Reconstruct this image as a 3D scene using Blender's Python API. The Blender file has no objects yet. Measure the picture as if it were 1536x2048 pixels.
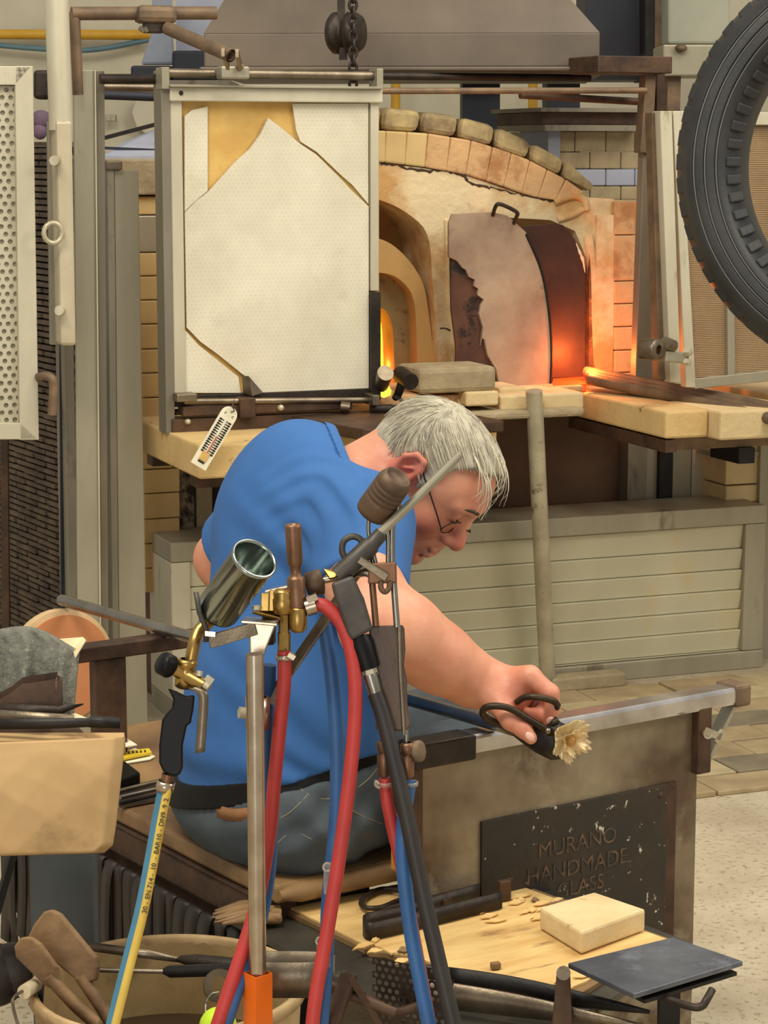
import bpy, bmesh, math, random
import numpy as np
from mathutils import Vector, Matrix
from mathutils.geometry import tessellate_polygon
random.seed(7); np.random.seed(7)
SC = bpy.context.scene
COL = SC.collection
# ---------------------------------------------------------------- camera
H = 1.55; FPX = 4500.0; PITCH = math.atan(724/FPX)
cam = bpy.data.cameras.new('camera'); camo = bpy.data.objects.new('camera', cam); COL.objects.link(camo)
camo.location = (0, 0, H); camo.rotation_euler = (math.pi/2-PITCH, 0, 0)
cam.sensor_fit = 'VERTICAL'; cam.sensor_height = 36; cam.lens = FPX/2048*36
cam.clip_start = .05; cam.clip_end = 100
SC.camera = camo
# ---------------------------------------------------------------- light and exposure
SC.view_settings.view_transform = 'Standard'
SC.view_settings.look = 'None'
SC.view_settings.gamma = 1
SC.view_settings.exposure = 0.0
SC.view_settings.use_curve_mapping = False
wd = bpy.data.worlds.new('world'); SC.world = wd; wd.use_nodes = True
wd.node_tree.nodes['Background'].inputs[0].default_value = (1.0, .95, .86, 1)
wd.node_tree.nodes['Background'].inputs[1].default_value = .52
def area(name, loc, target, sx, sy, power, col):
    l = bpy.data.lights.new(name, 'AREA'); l.shape = 'RECTANGLE'; l.size = sx; l.size_y = sy
    l.energy = power; l.color = col
    o = bpy.data.objects.new(name, l); COL.objects.link(o); o.location = loc
    o.rotation_euler = (Vector(target)-Vector(loc)).to_track_quat('-Z', 'Y').to_euler()
    return o
area('ceiling_lamp_front', (-1.2, 1.6, 4.6), (-.1, 4.4, .6), 2.2, 1.2, 160, (1, .92, .77))
area('ceiling_lamp_back', (1.6, 4.6, 4.6), (.4, 5.2, .4), 2.5, 1.2, 90, (1, .92, .77))
area('ceiling_lamp_side', (4.2, 2.5, 4.0), (.6, 4.2, .4), 1.5, 1.5, 85, (1, .94, .83))
area('highlight_fill', (-.9, -2.2, 1.15), (-.5, 3, .9), 1.3, 2.3, 48, (1, .96, .9))  # unseen fill light added behind the camera for highlights on metal tubes
# ---------------------------------------------------------------- pixel -> world helpers
_fw = Vector((0, math.cos(PITCH), -math.sin(PITCH))); _up = Vector((0, math.sin(PITCH), math.cos(PITCH)))
C0 = Vector((0, 0, H))
def ray(px, py): return _fw+Vector((1, 0, 0))*((px-768)/FPX)-_up*((py-1024)/FPX)
def W(px, py, Y):
    d = ray(px, py); return C0+d*(Y/d.y)
def Z(px, py, z):
    d = ray(px, py); return C0+d*((z-H)/d.z)
def Ws(l, Y=None): return [W(*p) if len(p) == 3 else W(p[0], p[1], Y) for p in l]
class Fr:                                     # a local frame: p(a, n, z)
    def __init__(s, o, X, Y, Zv=(0, 0, 1)): s.o = Vector(o); s.X = Vector(X); s.Y = Vector(Y); s.Z = Vector(Zv)
    def p(s, a, n, z): return s.o+s.X*a+s.Y*n+s.Z*z
    def l(s, px, py, n=0):                    # pixel on the plane at offset n -> (a, z)
        d = ray(px, py); o = s.o+s.Y*n
        h = C0+d*((o-C0).dot(s.Y)/d.dot(s.Y)); q = h-s.o
        return q.dot(s.X), q.dot(s.Z)
    def w(s, px, py, n=0):
        a, z = s.l(px, py, n); return s.p(a, n, z)
    def ls(s, pts, n=0): return [s.l(x, y, n) for x, y in pts]
def fr_yaw(o, deg):
    c, s_ = math.cos(math.radians(deg)), math.sin(math.radians(deg))
    return Fr(o, (c, s_, 0), (s_, -c, 0))
WF = Fr((0, 0, 0), (1, 0, 0), (0, 1, 0))
FF = fr_yaw(Z(1090, 1370, 0), 21)             # furnace: a along its front, n towards the camera
BZ = .677
BF = fr_yaw(Z(845, 1490, BZ), 34.5); BF.o.z = 0   # bench: a along its rails, n towards the camera
# ---------------------------------------------------------------- materials
def lin(c):
    r = []
    for v in c:
        v /= 255.0; r.append(v/12.92 if v <= .04045 else ((v+.055)/1.055)**2.4)
    return (*r, 1)
MATS = {}
def mat(name, c, c2=None, sc=8, rough=.6, metal=0, bump=0, bsc=None, spot=None, ssc=20, sth=.62, st=(1, 1, 1), emis=None, es=0, lo=.36, hi=.64, trans=0, ior=1.45, spec=.5, swid=.05, wave=None, rot=None):
    m = bpy.data.materials.new(name); m.use_nodes = True; nt = m.node_tree; N = nt.nodes; L = nt.links
    b = N['Principled BSDF']; b.inputs['Roughness'].default_value = rough; b.inputs['Metallic'].default_value = metal
    b.inputs['Specular IOR Level'].default_value = spec
    if trans: b.inputs['Transmission Weight'].default_value = trans; b.inputs['IOR'].default_value = ior
    b.inputs['Base Color'].default_value = lin(c)
    if c2 or bump or spot or wave:
        tc = N.new('ShaderNodeTexCoord'); mp = N.new('ShaderNodeMapping'); mp.inputs['Scale'].default_value = st
        if rot is not None:
            mp.vector_type = 'TEXTURE'; mp.inputs['Rotation'].default_value = (0, 0, math.radians(rot)); mp.inputs['Scale'].default_value = [1/v for v in st]
        L.new(tc.outputs['Object'], mp.inputs[0]); vec = mp.outputs[0]
        col = None
        def noise(scale, det=5, r=.6):
            n = N.new('ShaderNodeTexNoise'); n.inputs['Scale'].default_value = scale; n.inputs['Detail'].default_value = det
            n.inputs['Roughness'].default_value = r; L.new(vec, n.inputs['Vector']); return n.outputs[0]
        if c2:
            rp = N.new('ShaderNodeValToRGB'); rp.color_ramp.elements[0].position = lo; rp.color_ramp.elements[1].position = hi
            rp.color_ramp.elements[0].color = lin(c); rp.color_ramp.elements[1].color = lin(c2)
            L.new(noise(sc), rp.inputs[0]); col = rp.outputs[0]
        if spot:
            mx = N.new('ShaderNodeMix'); mx.data_type = 'RGBA'
            rp = N.new('ShaderNodeValToRGB'); rp.color_ramp.elements[0].position = sth; rp.color_ramp.elements[1].position = sth+swid
            L.new(noise(ssc, 6, .65), rp.inputs[0]); L.new(rp.outputs[0], mx.inputs[0])
            if col: L.new(col, mx.inputs[6])
            else: mx.inputs[6].default_value = lin(c)
            mx.inputs[7].default_value = lin(spot); col = mx.outputs[2]
        if col: L.new(col, b.inputs['Base Color'])
        if bump:
            bp = N.new('ShaderNodeBump'); bp.inputs['Strength'].default_value = min(1, bump); bp.inputs['Distance'].default_value = .004*max(1, bump)
            L.new(noise(bsc or sc*6, 4), bp.inputs['Height']); L.new(bp.outputs[0], b.inputs['Normal'])
    if emis:
        b.inputs['Emission Color'].default_value = lin(emis); b.inputs['Emission Strength'].default_value = es
    MATS[name] = m; return m
# ---------------------------------------------------------------- mesh building
def spl(pts, n=8):                            # Catmull-Rom through points
    P = [Vector(p) for p in pts]
    if len(P) < 3: return P
    P = [P[0]*2-P[1]]+P+[P[-1]*2-P[-2]]; out = []
    for i in range(1, len(P)-2):
        for k in range(n):
            t = k/n; a, b, c, d = P[i-1], P[i], P[i+1], P[i+2]
            out.append(.5*((2*b)+(c-a)*t+(2*a-5*b+4*c-d)*t*t+(3*b-a-3*c+d)*t**3))
    out.append(P[-2]); return out
class MB:
    def __init__(s): s.v = []; s.f = []; s.sm = []
    def add(s, vs, fs, sm=False):
        o = len(s.v); s.v += [Vector(v) for v in vs]; s.f += [tuple(i+o for i in f) for f in fs]; s.sm += [sm]*len(fs); return s
    def hexa(s, c):
        return s.add(c, [(0, 3, 2, 1), (4, 5, 6, 7), (0, 1, 5, 4), (1, 2, 6, 5), (2, 3, 7, 6), (3, 0, 4, 7)])
    def box(s, fr, a0, a1, n0, n1, z0, z1):
        p = fr.p
        return s.hexa([p(a0, n0, z0), p(a1, n0, z0), p(a1, n1, z0), p(a0, n1, z0), p(a0, n0, z1), p(a1, n0, z1), p(a1, n1, z1), p(a0, n1, z1)])
    def bar(s, a, b, w, h, up=(0, 0, 1)):     # rectangular bar between two points
        a = Vector(a); b = Vector(b); d = (b-a).normalized(); u = Vector(up)
        x = d.cross(u)
        if x.length < 1e-4: x = d.cross(Vector((0, 1, 0)))
        x.normalize(); y = x.cross(d).normalized()
        x = x*w/2; y = y*h/2
        return s.hexa([a-x-y, a+x-y, a+x+y, a-x+y, b-x-y, b+x-y, b+x+y, b-x+y])
    def tube(s, pts, r, seg=10, caps=True, flat=1.0, sm=True):
        P = [Vector(p) for p in pts]; n = len(P); R = r if isinstance(r, (list, tuple)) else [r]*n
        T = [(P[min(i+1, n-1)]-P[max(i-1, 0)]).normalized() for i in range(n)]
        u = T[0].cross(Vector((0, 0, 1)))
        if u.length < .05: u = T[0].cross(Vector((0, 1, 0)))
        u.normalize(); vs = []; fs = []
        for i in range(n):
            if i:
                u = u-T[i]*u.dot(T[i]); u.normalize()
            w = T[i].cross(u)
            for k in range(seg):
                t = 2*math.pi*k/seg; vs.append(P[i]+u*(math.cos(t)*R[i])+w*(math.sin(t)*R[i]*flat))
        for i in range(n-1):
            for k in range(seg):
                a = i*seg+k; b = i*seg+(k+1) % seg; fs.append((a, b, b+seg, a+seg))
        s.add(vs, fs, sm)
        if caps:
            s.add(vs[:seg], [tuple(range(seg))[::-1]]); s.add(vs[-seg:], [tuple(range(seg))])
        return s
    def lathe(s, prof, o, ax, seg=24, sm=True):   # profile (r, h) about the axis through o
        ax = Vector(ax).normalized(); o = Vector(o)
        u = ax.cross(Vector((0, 0, 1)))
        if u.length < .05: u = ax.cross(Vector((0, 1, 0)))
        u.normalize(); w = ax.cross(u); vs = []; fs = []
        for r, h in prof:
            for k in range(seg):
                t = 2*math.pi*k/seg; vs.append(o+ax*h+(u*math.cos(t)+w*math.sin(t))*max(r, 1e-5))
        for i in range(len(prof)-1):
            for k in range(seg):
                a = i*seg+k; b = i*seg+(k+1) % seg; fs.append((a, b, b+seg, a+seg))
        return s.add(vs, fs, sm)
    def ell(s, o, r, X=(1, 0, 0), Y=(0, 1, 0), Zv=(0, 0, 1), n=12, m=8):
        X = Vector(X); Y = Vector(Y); Zv = Vector(Zv); o = Vector(o); vs = []; fs = []
        for i in range(m+1):
            ph = math.pi*i/m
            for k in range(n):
                t = 2*math.pi*k/n; vs.append(o+X*(r[0]*math.sin(ph)*math.cos(t))+Y*(r[1]*math.sin(ph)*math.sin(t))+Zv*(r[2]*math.cos(ph)))
        for i in range(m):
            for k in range(n):
                a = i*n+k; b = i*n+(k+1) % n; fs.append((a, b, b+n, a+n))
        return s.add(vs, fs, True)
    def plate(s, fr, outer, holes, n0, n1):   # polygon in (a, z) with holes, extruded along n
        loops = [outer]+list(holes); flat = [p for l in loops for p in l]; N = len(flat)
        tri = tessellate_polygon([[Vector((p[0], p[1], 0)) for p in l] for l in loops])
        vs = [fr.p(p[0], n0, p[1]) for p in flat]+[fr.p(p[0], n1, p[1]) for p in flat]
        fs = [tuple(t) for t in tri]+[tuple(i+N for i in t[::-1]) for t in tri]
        o = 0
        for l in loops:
            k = len(l)
            for i in range(k):
                a = o+i; b = o+(i+1) % k; fs.append((a, b, b+N, a+N))
            o += k
        return s.add(vs, fs)
    def slab(s, pts, th):                     # polygon of world points, thickened downwards along its normal
        P = [Vector(p) for p in pts]; n = (P[1]-P[0]).cross(P[2]-P[1]).normalized()
        if n.z < 0: n = -n
        k = len(P); vs = P+[p-n*th for p in P]
        return s.add(vs, [tuple(range(k)), tuple(range(2*k-1, k-1, -1))]+[(i, (i+1) % k, (i+1) % k+k, i+k) for i in range(k)])
    def strip(s, pts, w, th):                 # a flat band: pts centre line, w vector or list of vectors (half width)
        P = [Vector(p) for p in pts]; n = len(P); vs = []; fs = []
        for i in range(n):
            ww = Vector(w[i] if isinstance(w, list) else w); t = P[min(i+1, n-1)]-P[max(i-1, 0)]
            nn = t.cross(ww).normalized()*th/2
            vs += [P[i]-ww-nn, P[i]+ww-nn, P[i]+ww+nn, P[i]-ww+nn]
        for i in range(n-1):
            for k in range(4):
                a = i*4+k; b = i*4+(k+1) % 4; fs.append((a, b, b+4, a+4))
        fs += [(0, 1, 2, 3), tuple((n-1)*4+k for k in (3, 2, 1, 0))]
        return s.add(vs, fs, True)
    def mesh(s, name, off, weld=False):
        me = bpy.data.meshes.new(name); me.from_pydata([v-off for v in s.v], [], s.f)
        me.polygons.foreach_set('use_smooth', s.sm)
        bm = bmesh.new(); bm.from_mesh(me)
        if weld: bmesh.ops.remove_doubles(bm, verts=bm.verts, dist=1e-5)
        bmesh.ops.recalc_face_normals(bm, faces=bm.faces); bm.to_mesh(me); bm.free()
        return me
def mk(name, mb, m, off, bev=0, weld=False, seg=2):
    me = mb.mesh(name, off, weld); me.materials.append(MATS[m] if isinstance(m, str) else m)
    o = bpy.data.objects.new(name, me); COL.objects.link(o)
    if bev:
        b = o.modifiers.new('bevel', 'BEVEL'); b.width = bev; b.segments = seg; b.limit_method = 'ANGLE'; b.angle_limit = .7
        b.harden_normals = False
    return o
def tag(o, label=None, cat=None, group=None, kind=None):
    for k, v in (('label', label), ('category', cat), ('group', group), ('kind', kind)):
        if v: o[k] = v
    return o
def thing(name, label, cat, loc, group=None):
    o = bpy.data.objects.new(name, None); COL.objects.link(o); o.location = loc; o.empty_display_size = .05
    return tag(o, label, cat, group)
def wloc(o):
    v = o.location.copy()
    while o.parent: o = o.parent; v = v+o.location
    return v
def part(name, mb, m, parent, label=None, bev=0, kind=None, weld=False):
    o = mk(name, mb, m, wloc(parent), bev, weld); o.parent = parent
    return tag(o, label, kind=kind)
def solo(name, mb, m, label, cat, group=None, bev=0, weld=False, loc=None):
    if loc is None:
        xs = [v.x for v in mb.v]; ys = [v.y for v in mb.v]; zs = [v.z for v in mb.v]
        loc = Vector(((min(xs)+max(xs))/2, (min(ys)+max(ys))/2, min(zs)))
    o = mk(name, mb, m, loc, bev, weld); o.location = loc
    return tag(o, label, cat, group)
def struct(name, mb, m, bev=0):
    return tag(mk(name, mb, m, Vector((0, 0, 0)), bev), kind='structure')
def copy_of(o, loc=None, parent=None, rot=None, label=None):
    c = o.copy(); COL.objects.link(c)
    if parent: c.parent = parent
    if loc is not None: c.location = loc
    if rot is not None: c.rotation_euler = rot
    if label: c['label'] = label
    return c
# ---------------------------------------------------------------- material library
mat('concrete', (170, 156, 130), (190, 178, 152), 5, .75, 0, .5, 60, spot=(146, 132, 108), ssc=70, sth=.56)
mat('wall_paint', (206, 198, 174), (188, 182, 160), 2.5, .8, 0, .2, 20)
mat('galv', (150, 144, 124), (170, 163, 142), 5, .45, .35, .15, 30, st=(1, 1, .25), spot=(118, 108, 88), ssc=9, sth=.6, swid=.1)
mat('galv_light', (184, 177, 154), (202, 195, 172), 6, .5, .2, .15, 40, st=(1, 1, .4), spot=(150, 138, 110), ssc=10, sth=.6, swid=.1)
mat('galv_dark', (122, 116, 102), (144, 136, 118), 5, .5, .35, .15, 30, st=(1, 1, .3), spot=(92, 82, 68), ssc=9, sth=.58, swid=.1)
mat('zinc', (196, 188, 162), (164, 154, 130), 12, .4, .35, .1, 60, spot=(122, 100, 76), ssc=20, sth=.60, swid=.08)
mat('rust_tube', (132, 108, 82), (98, 82, 66), 14, .6, .35, .2, 60)
mat('steel', (150, 146, 138), (128, 122, 112), 16, .28, .9, .05)
mat('steel_worn', (140, 128, 108), (104, 92, 78), 12, .38, .8, .2, 60)
mat('dark_iron', (62, 52, 44), (38, 32, 29), 14, .5, .5, .3, 70)
mat('brown_iron', (92, 68, 50), (60, 44, 34), 14, .58, .4, .3, 60)
mat('black_iron', (40, 37, 35), (26, 24, 24), 12, .5, .4, .2, 60)
mat('dark_blue', (40, 44, 56), (30, 32, 42), 5, .6, .1)
mat('yellow_paint', (206, 160, 44), (190, 142, 34), 5, .5)
mat('blue_pipe', (96, 126, 134), (80, 108, 118), 5, .5)
mat('hood', (90, 80, 72), (124, 112, 96), 1.6, .45, .4, .1, 20, lo=.3, hi=.7)
mat('plaster', (200, 156, 100), (228, 208, 166), 4.2, .9, 0, 1.6, 24, spot=(132, 96, 60), ssc=5.5, sth=.58, swid=.16, lo=.42, hi=.56)
mat('plaster_amber', (190, 140, 78), (150, 116, 72), 5, .85, 0, .6, 26, spot=(104, 80, 52), ssc=5, sth=.56, swid=.15)
mat('plaster_rim', (214, 170, 104), (190, 156, 104), 6, .85, 0, .5, 30, spot=(150, 122, 78), ssc=5, sth=.58, swid=.15)
mat('plaster_green', (142, 128, 92), (172, 146, 96), 9, .85, 0, .5, 40, spot=(96, 84, 64), ssc=14, sth=.6, swid=.1)
mat('fire_brick', (218, 176, 126), (198, 160, 116), 9, .9, 0, 1.0, 50, spot=(172, 124, 80), ssc=9, sth=.54, swid=.14)
mat('fire_brick_pale', (222, 200, 154), (206, 182, 134), 8, .9, 0, .7, 50, spot=(176, 148, 102), ssc=30, sth=.66)
mat('insul_brick', (214, 186, 130), (198, 168, 114), 5, .9, 0, .3, 40, spot=(150, 120, 80), ssc=36, sth=.7)
mat('bolster', (206, 184, 132), (124, 106, 80), 7, .9, 0, .8, 40)
mat('slab_block', (214, 184, 126), (196, 164, 108), 7, .9, 0, .7, 40, spot=(120, 94, 62), ssc=20, sth=.63)
mat('slab_grey', (176, 160, 128), (152, 136, 106), 12, .9, 0, 1, 50)
mat('soot_wall', (112, 86, 64), (78, 60, 48), 3.2, .85, 0, .4, 30, spot=(48, 40, 34), ssc=4, sth=.6, swid=.1)
mat('screen_white', (214, 206, 180), (198, 190, 164), 3.5, .75, 0, .1, 20, spot=(172, 160, 130), ssc=16, sth=.7, swid=.1)
mat('card_yellow', (216, 180, 106), (198, 158, 86), 10, .85, 0, .5, 40)
mat('card_brown', (170, 138, 92), (152, 122, 80), 5, .85, 0, .2, 30)
mat('grime', (120, 96, 62), (160, 134, 92), 30, .8)
# ================================================================ SETTING
fl = struct('floor', MB().add([(-6, .5, 0), (7, .5, 0), (7, 10.5, 0), (-6, 10.5, 0)], [(0, 1, 2, 3)]), 'concrete')
wb = struct('wall_back', MB().box(WF, -6, 7, 10, 10.2, 0, 6), 'wall_paint')
mat('tile_a', (186, 170, 132), (164, 148, 112), 9, .8, 0, .5, 60); mat('tile_b', (150, 130, 98), (176, 156, 118), 7, .8, 0, .5, 60); mat('tile_c', (110, 102, 84), (134, 122, 98), 7, .8, 0, .5, 60)
k = 0
for i in range(-1, 9):
    for j in range(0, 8):
        a0 = -.75+i*.262+(j % 2)*.13; n0 = .14+j*.133
        q = FF.p(a0+.13, n0+.06, 0)
        if BF.l(768, 900, 0) and (q-BF.o).dot(BF.Y) > -.02 and q.y < 4.2: continue
        mb = MB().box(FF, a0, a0+.256, n0, n0+.127, .0, .012+random.random()*.006)
        part('tile', mb, random.choice(['tile_a', 'tile_a', 'tile_b', 'tile_b', 'tile_c']), fl, bev=.003)
# ================================================================ FURNACE
def fb(mb, x0, y0, x1, y1, n0, n1, fr=FF):    # box from its front face in pixels
    xm, ym = (x0+x1)/2, (y0+y1)/2
    return mb.box(fr, fr.l(x0, ym, n1)[0], fr.l(x1, ym, n1)[0], n0, n1, fr.l(xm, y1, n1)[1], fr.l(xm, y0, n1)[1])
fu = thing('glass_furnace', 'brick and plaster glassblowing furnace with arched top and glowing ports', 'furnace', FF.p(.0, -.6, 0))
P1_ = [(515, 790), (515, 560), (535, 470), (590, 410), (690, 386), (760, 400), (815, 427), (855, 470), (865, 560), (880, 740), (882, 790)]
P2 = [(905, 772), (905, 445), (960, 432), (1100, 440), (1150, 462), (1174, 520), (1180, 600), (1180, 772)]
def smp(l, n=4):
    q = spl([Vector((x, y, 0)) for x, y in l[1:-1]], n); return [l[0]]+[(v.x, v.y) for v in q]+[l[-1]]
P1 = smp(P1_)
outer = [(330, 815), (330, 340), (600, 322), (762, 326), (860, 338), (930, 350), (1000, 373), (1060, 395), (1110, 403), (1165, 394), (1228, 398), (1228, 815)]
part('plaster_front', MB().plate(FF, FF.ls(outer, -.2), [FF.ls(spl2, -.2) for spl2 in (P1, P2)], -.75, -.2), 'plaster', fu)
# rough plaster ridges
for pts, r in ([(1108, 405), (1130, 396), (1150, 392), (1168, 400), (1172, 420)], .012), ([(1115, 440), (1145, 430), (1165, 418)], .010), ([(895, 440), (897, 520), (900, 600), (912, 690), (916, 730)], .012), ([(1176, 470), (1184, 540), (1186, 640), (1190, 730)], .016):
    part('plaster_ridge', MB().tube(spl([FF.w(x, y, -.2) for x, y in pts], 6), r, 8), 'plaster', fu)
mat('crack_dark', (70, 50, 34))
def crack(pts, n, r=.0022):
    P = spl([FF.w(x, y, n) for x, y in pts], 5)
    P = [p+Vector((0, 0, random.uniform(-1, 1)*.004)) for p in P]
    part('plaster_crack', MB().tube(P, [r*random.uniform(.5, 1.5) for _ in P], 5), 'crack_dark', fu)
crack([(762, 330), (790, 328), (820, 338), (860, 342), (895, 342), (925, 352), (945, 368), (980, 376)], -.2, .0035)
crack([(980, 376), (1030, 386), (1062, 394), (1100, 402), (1122, 398)], -.2, .002)
crack([(880, 655), (905, 662), (925, 655)], -.2, .002)
part('port_back', MB().plate(FF, FF.ls([(505, 800), (505, 380), (890, 380), (890, 800)], -.42), [FF.ls([(690, 800), (690, 620), (795, 620), (795, 800)], -.42)], -.5, -.42), 'plaster_amber', fu, 'amber stained back of the left port')
RO = [(540, 792), (540, 640), (570, 540), (620, 492), (690, 470), (760, 478), (800, 502), (835, 545), (852, 590), (866, 692), (874, 730), (876, 792)]
RI = [(580, 792), (590, 640), (640, 575), (700, 550), (765, 546), (803, 562), (828, 602), (834, 690), (836, 792)]
part('port_rim', MB().plate(FF, FF.ls(smp(RO), -.24), [FF.ls([(x, y if y < 792 else 791) for x, y in smp(RI)], -.24)], -.42, -.24), 'plaster_rim', fu, 'curved cream rim of the left port', bev=.018)
SL = [(705, 785), (705, 660), (730, 628), (762, 616), (778, 632), (786, 665), (789, 740), (790, 785)]
part('port_face', MB().plate(FF, FF.ls([(x, y if y < 792 else 791.5) for x, y in smp(RI)], -.30), [FF.ls(smp(SL), -.30)], -.40, -.30), 'plaster_green', fu, 'sooty greenish face around the fire slot')
m = mat('fire', (255, 150, 30), None); nt = m.node_tree; b = nt.nodes['Principled BSDF']
tc = nt.nodes.new('ShaderNodeTexCoord'); nz = nt.nodes.new('ShaderNodeTexNoise'); nz.inputs['Scale'].default_value = 9; rp = nt.nodes.new('ShaderNodeValToRGB')
rp.color_ramp.elements[0].position = .34; rp.color_ramp.elements[0].color = (1, .12, .01, 1); rp.color_ramp.elements[1].position = .50; rp.color_ramp.elements[1].color = (1, .55, .04, 1)
nt.links.new(tc.outputs['Object'], nz.inputs['Vector']); nt.links.new(nz.outputs[0], rp.inputs[0]); nt.links.new(rp.outputs[0], b.inputs['Emission Color']); b.inputs['Emission Strength'].default_value = 2.6
mat('ember', (200, 60, 20), None, emis=(255, 70, 14), es=1.3)
part('fire_glow', fb(MB(), 700, 612, 795, 795, -.44, -.39), 'fire', fu, 'glowing yellow orange fire seen through the slot')
part('fire_glow', fb(MB(), 1100, 640, 1180, 775, -.60, -.50), 'fire', fu, 'glowing fire behind the right door leaf')
part('ember_bed', MB().slab([FF.w(1106, 757, -.16), FF.w(1172, 752, -.16), FF.w(1172, 768, -.02), FF.w(1106, 771, -.02)], .02), 'ember', fu, 'red hot ember strip under the door leaf')
# arch of voussoir bricks and bolsters
TX = [640, 684, 728, 772, 815, 857, 902, 943, 985, 1022, 1060, 1095, 1132, 1168]
def cur(pts, x):
    xs = [p[0] for p in pts]; ys = [p[1] for p in pts]; return float(np.interp(x, xs, ys))
top = [(600, 268), (690, 260), (762, 261), (853, 266), (940, 280), (987, 294), (1053, 317), (1130, 357), (1168, 384)]
bot = [(600, 322), (762, 324), (860, 336), (930, 349), (1000, 371), (1060, 393), (1110, 401), (1168, 396)]
for i in range(len(TX)-1):
    x0, x1 = TX[i]+.6, TX[i+1]-.6; sk = (x0-700)*.05
    poly = [(x0, cur(top, x0)), (x1, cur(top, x1)), (x1-sk, cur(bot, x1-sk)), (x0-sk, cur(bot, x0-sk))]
    part('brick', MB().plate(FF, FF.ls(poly, -.192), [], -.6, -.192+random.uniform(-.004, .005)), random.choice(['fire_brick', 'fire_brick', 'insul_brick']), fu, bev=.005)
BX = [690, 770, 848, 923, 996, 1067, 1133, 1192]
bt = [(600, 218), (762, 213), (850, 222), (923, 233), (1000, 253), (1067, 284), (1133, 320), (1192, 372)]
for i in range(len(BX)-1):
    x0, x1 = BX[i]+1, BX[i+1]-1
    poly = [(x0, cur(bt, x0)), (x1, cur(bt, x1)), (x1-8, cur(top, x1-8)), (x0-6, cur(top, x0-6))]
    part('arch_block', MB().plate(FF, FF.ls(poly, -.22), [], -.8, -.22), 'bolster', fu, bev=.022)
# left and right brick columns
ys = [392, 430, 505, 552, 600, 648, 698, 746, 795, 842, 890, 938, 986, 1037, 1086, 1135, 1184]
for i in range(len(ys)-1):
    x1 = 345 if ys[i] < 900 else 360
    part('brick', fb(MB(), 276+i, ys[i]+.8, x1, ys[i+1]-.8, -.55, -.16), 'galv' if i == 1 else 'insul_brick', fu, bev=.004)
part('top_block', fb(MB(), 215, 318, 345, 390, -.7, -.14), 'slab_grey', fu, 'pale insulation block on the left shoulder', bev=.006)
rs = [402, 470, 562, 607, 653, 700, 745, 790]
for i in range(len(rs)-1):
    part('brick', fb(MB(), 1229, rs[i]+.8, 1284, rs[i+1]-.8, -.6, -.18), 'fire_brick', fu, bev=.004)
part('jamb', fb(MB(), 1192, 430, 1228, 742, -.3, -.185), 'plaster', fu)
mat('jamb_burnt', (150, 106, 72), (96, 66, 48), 16, .95, 0, 2, 40, spot=(206, 160, 110), ssc=22, sth=.6)
part('jamb_crust', MB().plate(FF, FF.ls([(1178, 480), (1188, 500), (1192, 560), (1190, 620), (1194, 680), (1192, 742), (1177, 742)], -.19), [], -.3, -.188), 'jamb_burnt', fu, 'burnt crust on the port jamb')
part('base_wall', fb(MB(), 300, 838, 1420, 1360, -.6, -.28), 'soot_wall', fu, 'sooty brown lower wall of the furnace')
# sill bricks
for (x0, y0, x1, y1, n1, mm) in [(760, 790, 842, 828, .14, 'fire_brick'), (846, 790, 938, 812, .12, 'fire_brick'), (932, 783, 998, 812, .17, 'fire_brick_pale'), (998, 775, 1052, 800, .08, 'fire_brick_pale'), (1000, 790, 1084, 822, .15, 'fire_brick_pale'), (1085, 786, 1168, 820, .15, 'fire_brick_pale'), (1100, 772, 1168, 786, .0, 'fire_brick')]:
    part('sill_brick', fb(MB(), x0, y0, x1, y1, -.25, n1), mm, fu, bev=.006)
part('ledge', fb(MB(), 925, 821, 1170, 838, -.3, .2), 'slab_grey', fu, 'rough grey ledge under the sill bricks', bev=.008)
part('ledge', fb(MB(), 420, 838, 925, 858, -.3, .1), 'slab_grey', fu, bev=.008)
solo('fire_brick', fb(MB(), 838, 735, 994, 786, -.02, .16), 'slab_grey', 'loose rounded tan firebrick lying in front of the left port', 'brick', bev=.014)
# right door: scorched leaf with flaking coat, handle, and the leaf behind it
dp = thing('furnace_door', 'mottled grey arched furnace door leaf with flaked scorched left edge', 'door', FF.w(1000, 778, -.1))
D1 = [(900, 445), (905, 430), (985, 426), (1015, 433), (1050, 466), (1080, 540), (1095, 620), (1101, 700), (1099, 768), (1092, 779), (1000, 774), (912, 745), (912, 690), (903, 620)]
D1c = [(898, 446), (905, 428), (985, 424), (1015, 431), (1052, 464), (1082, 538), (1097, 620), (1103, 700), (1101, 768), (1094, 779), (1000, 773), (992, 738), (976, 712), (969, 680), (965, 676), (962, 692), (966, 655), (958, 628), (962, 610), (968, 600), (955, 590), (957, 578), (948, 572), (950, 560), (938, 554), (932, 540), (925, 536), (914, 522), (898, 514)]
mat('door_coat', (176, 154, 130), (140, 116, 98), 5, .8, 0, .4, 40, spot=(100, 82, 66), ssc=9, sth=.62, swid=.12)
mat('door_scorch', (70, 44, 34), (98, 62, 44), 7, .8, 0, .5, 40, spot=(40, 28, 24), ssc=8, sth=.56)
part('backing_plate', MB().plate(FF, FF.ls(D1, -.09), [], -.10, -.09), 'door_scorch', dp, 'scorched dark brown backing plate')
part('coating', MB().plate(FF, FF.ls(D1c, -.078), [], -.09, -.078), 'door_coat', dp, 'mottled grey pink coating with ragged edge', bev=.002)
part('handle', MB().tube(spl([FF.w(x, y, n) for x, y, n in [(986, 430, -.078), (990, 416, -.05), (997, 408, -.04), (1015, 414, -.04), (1034, 425, -.04), (1033, 434, -.05), (1028, 446, -.078)]], 4), .006, 8), 'dark_iron', dp, 'bent iron loop handle')
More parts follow.
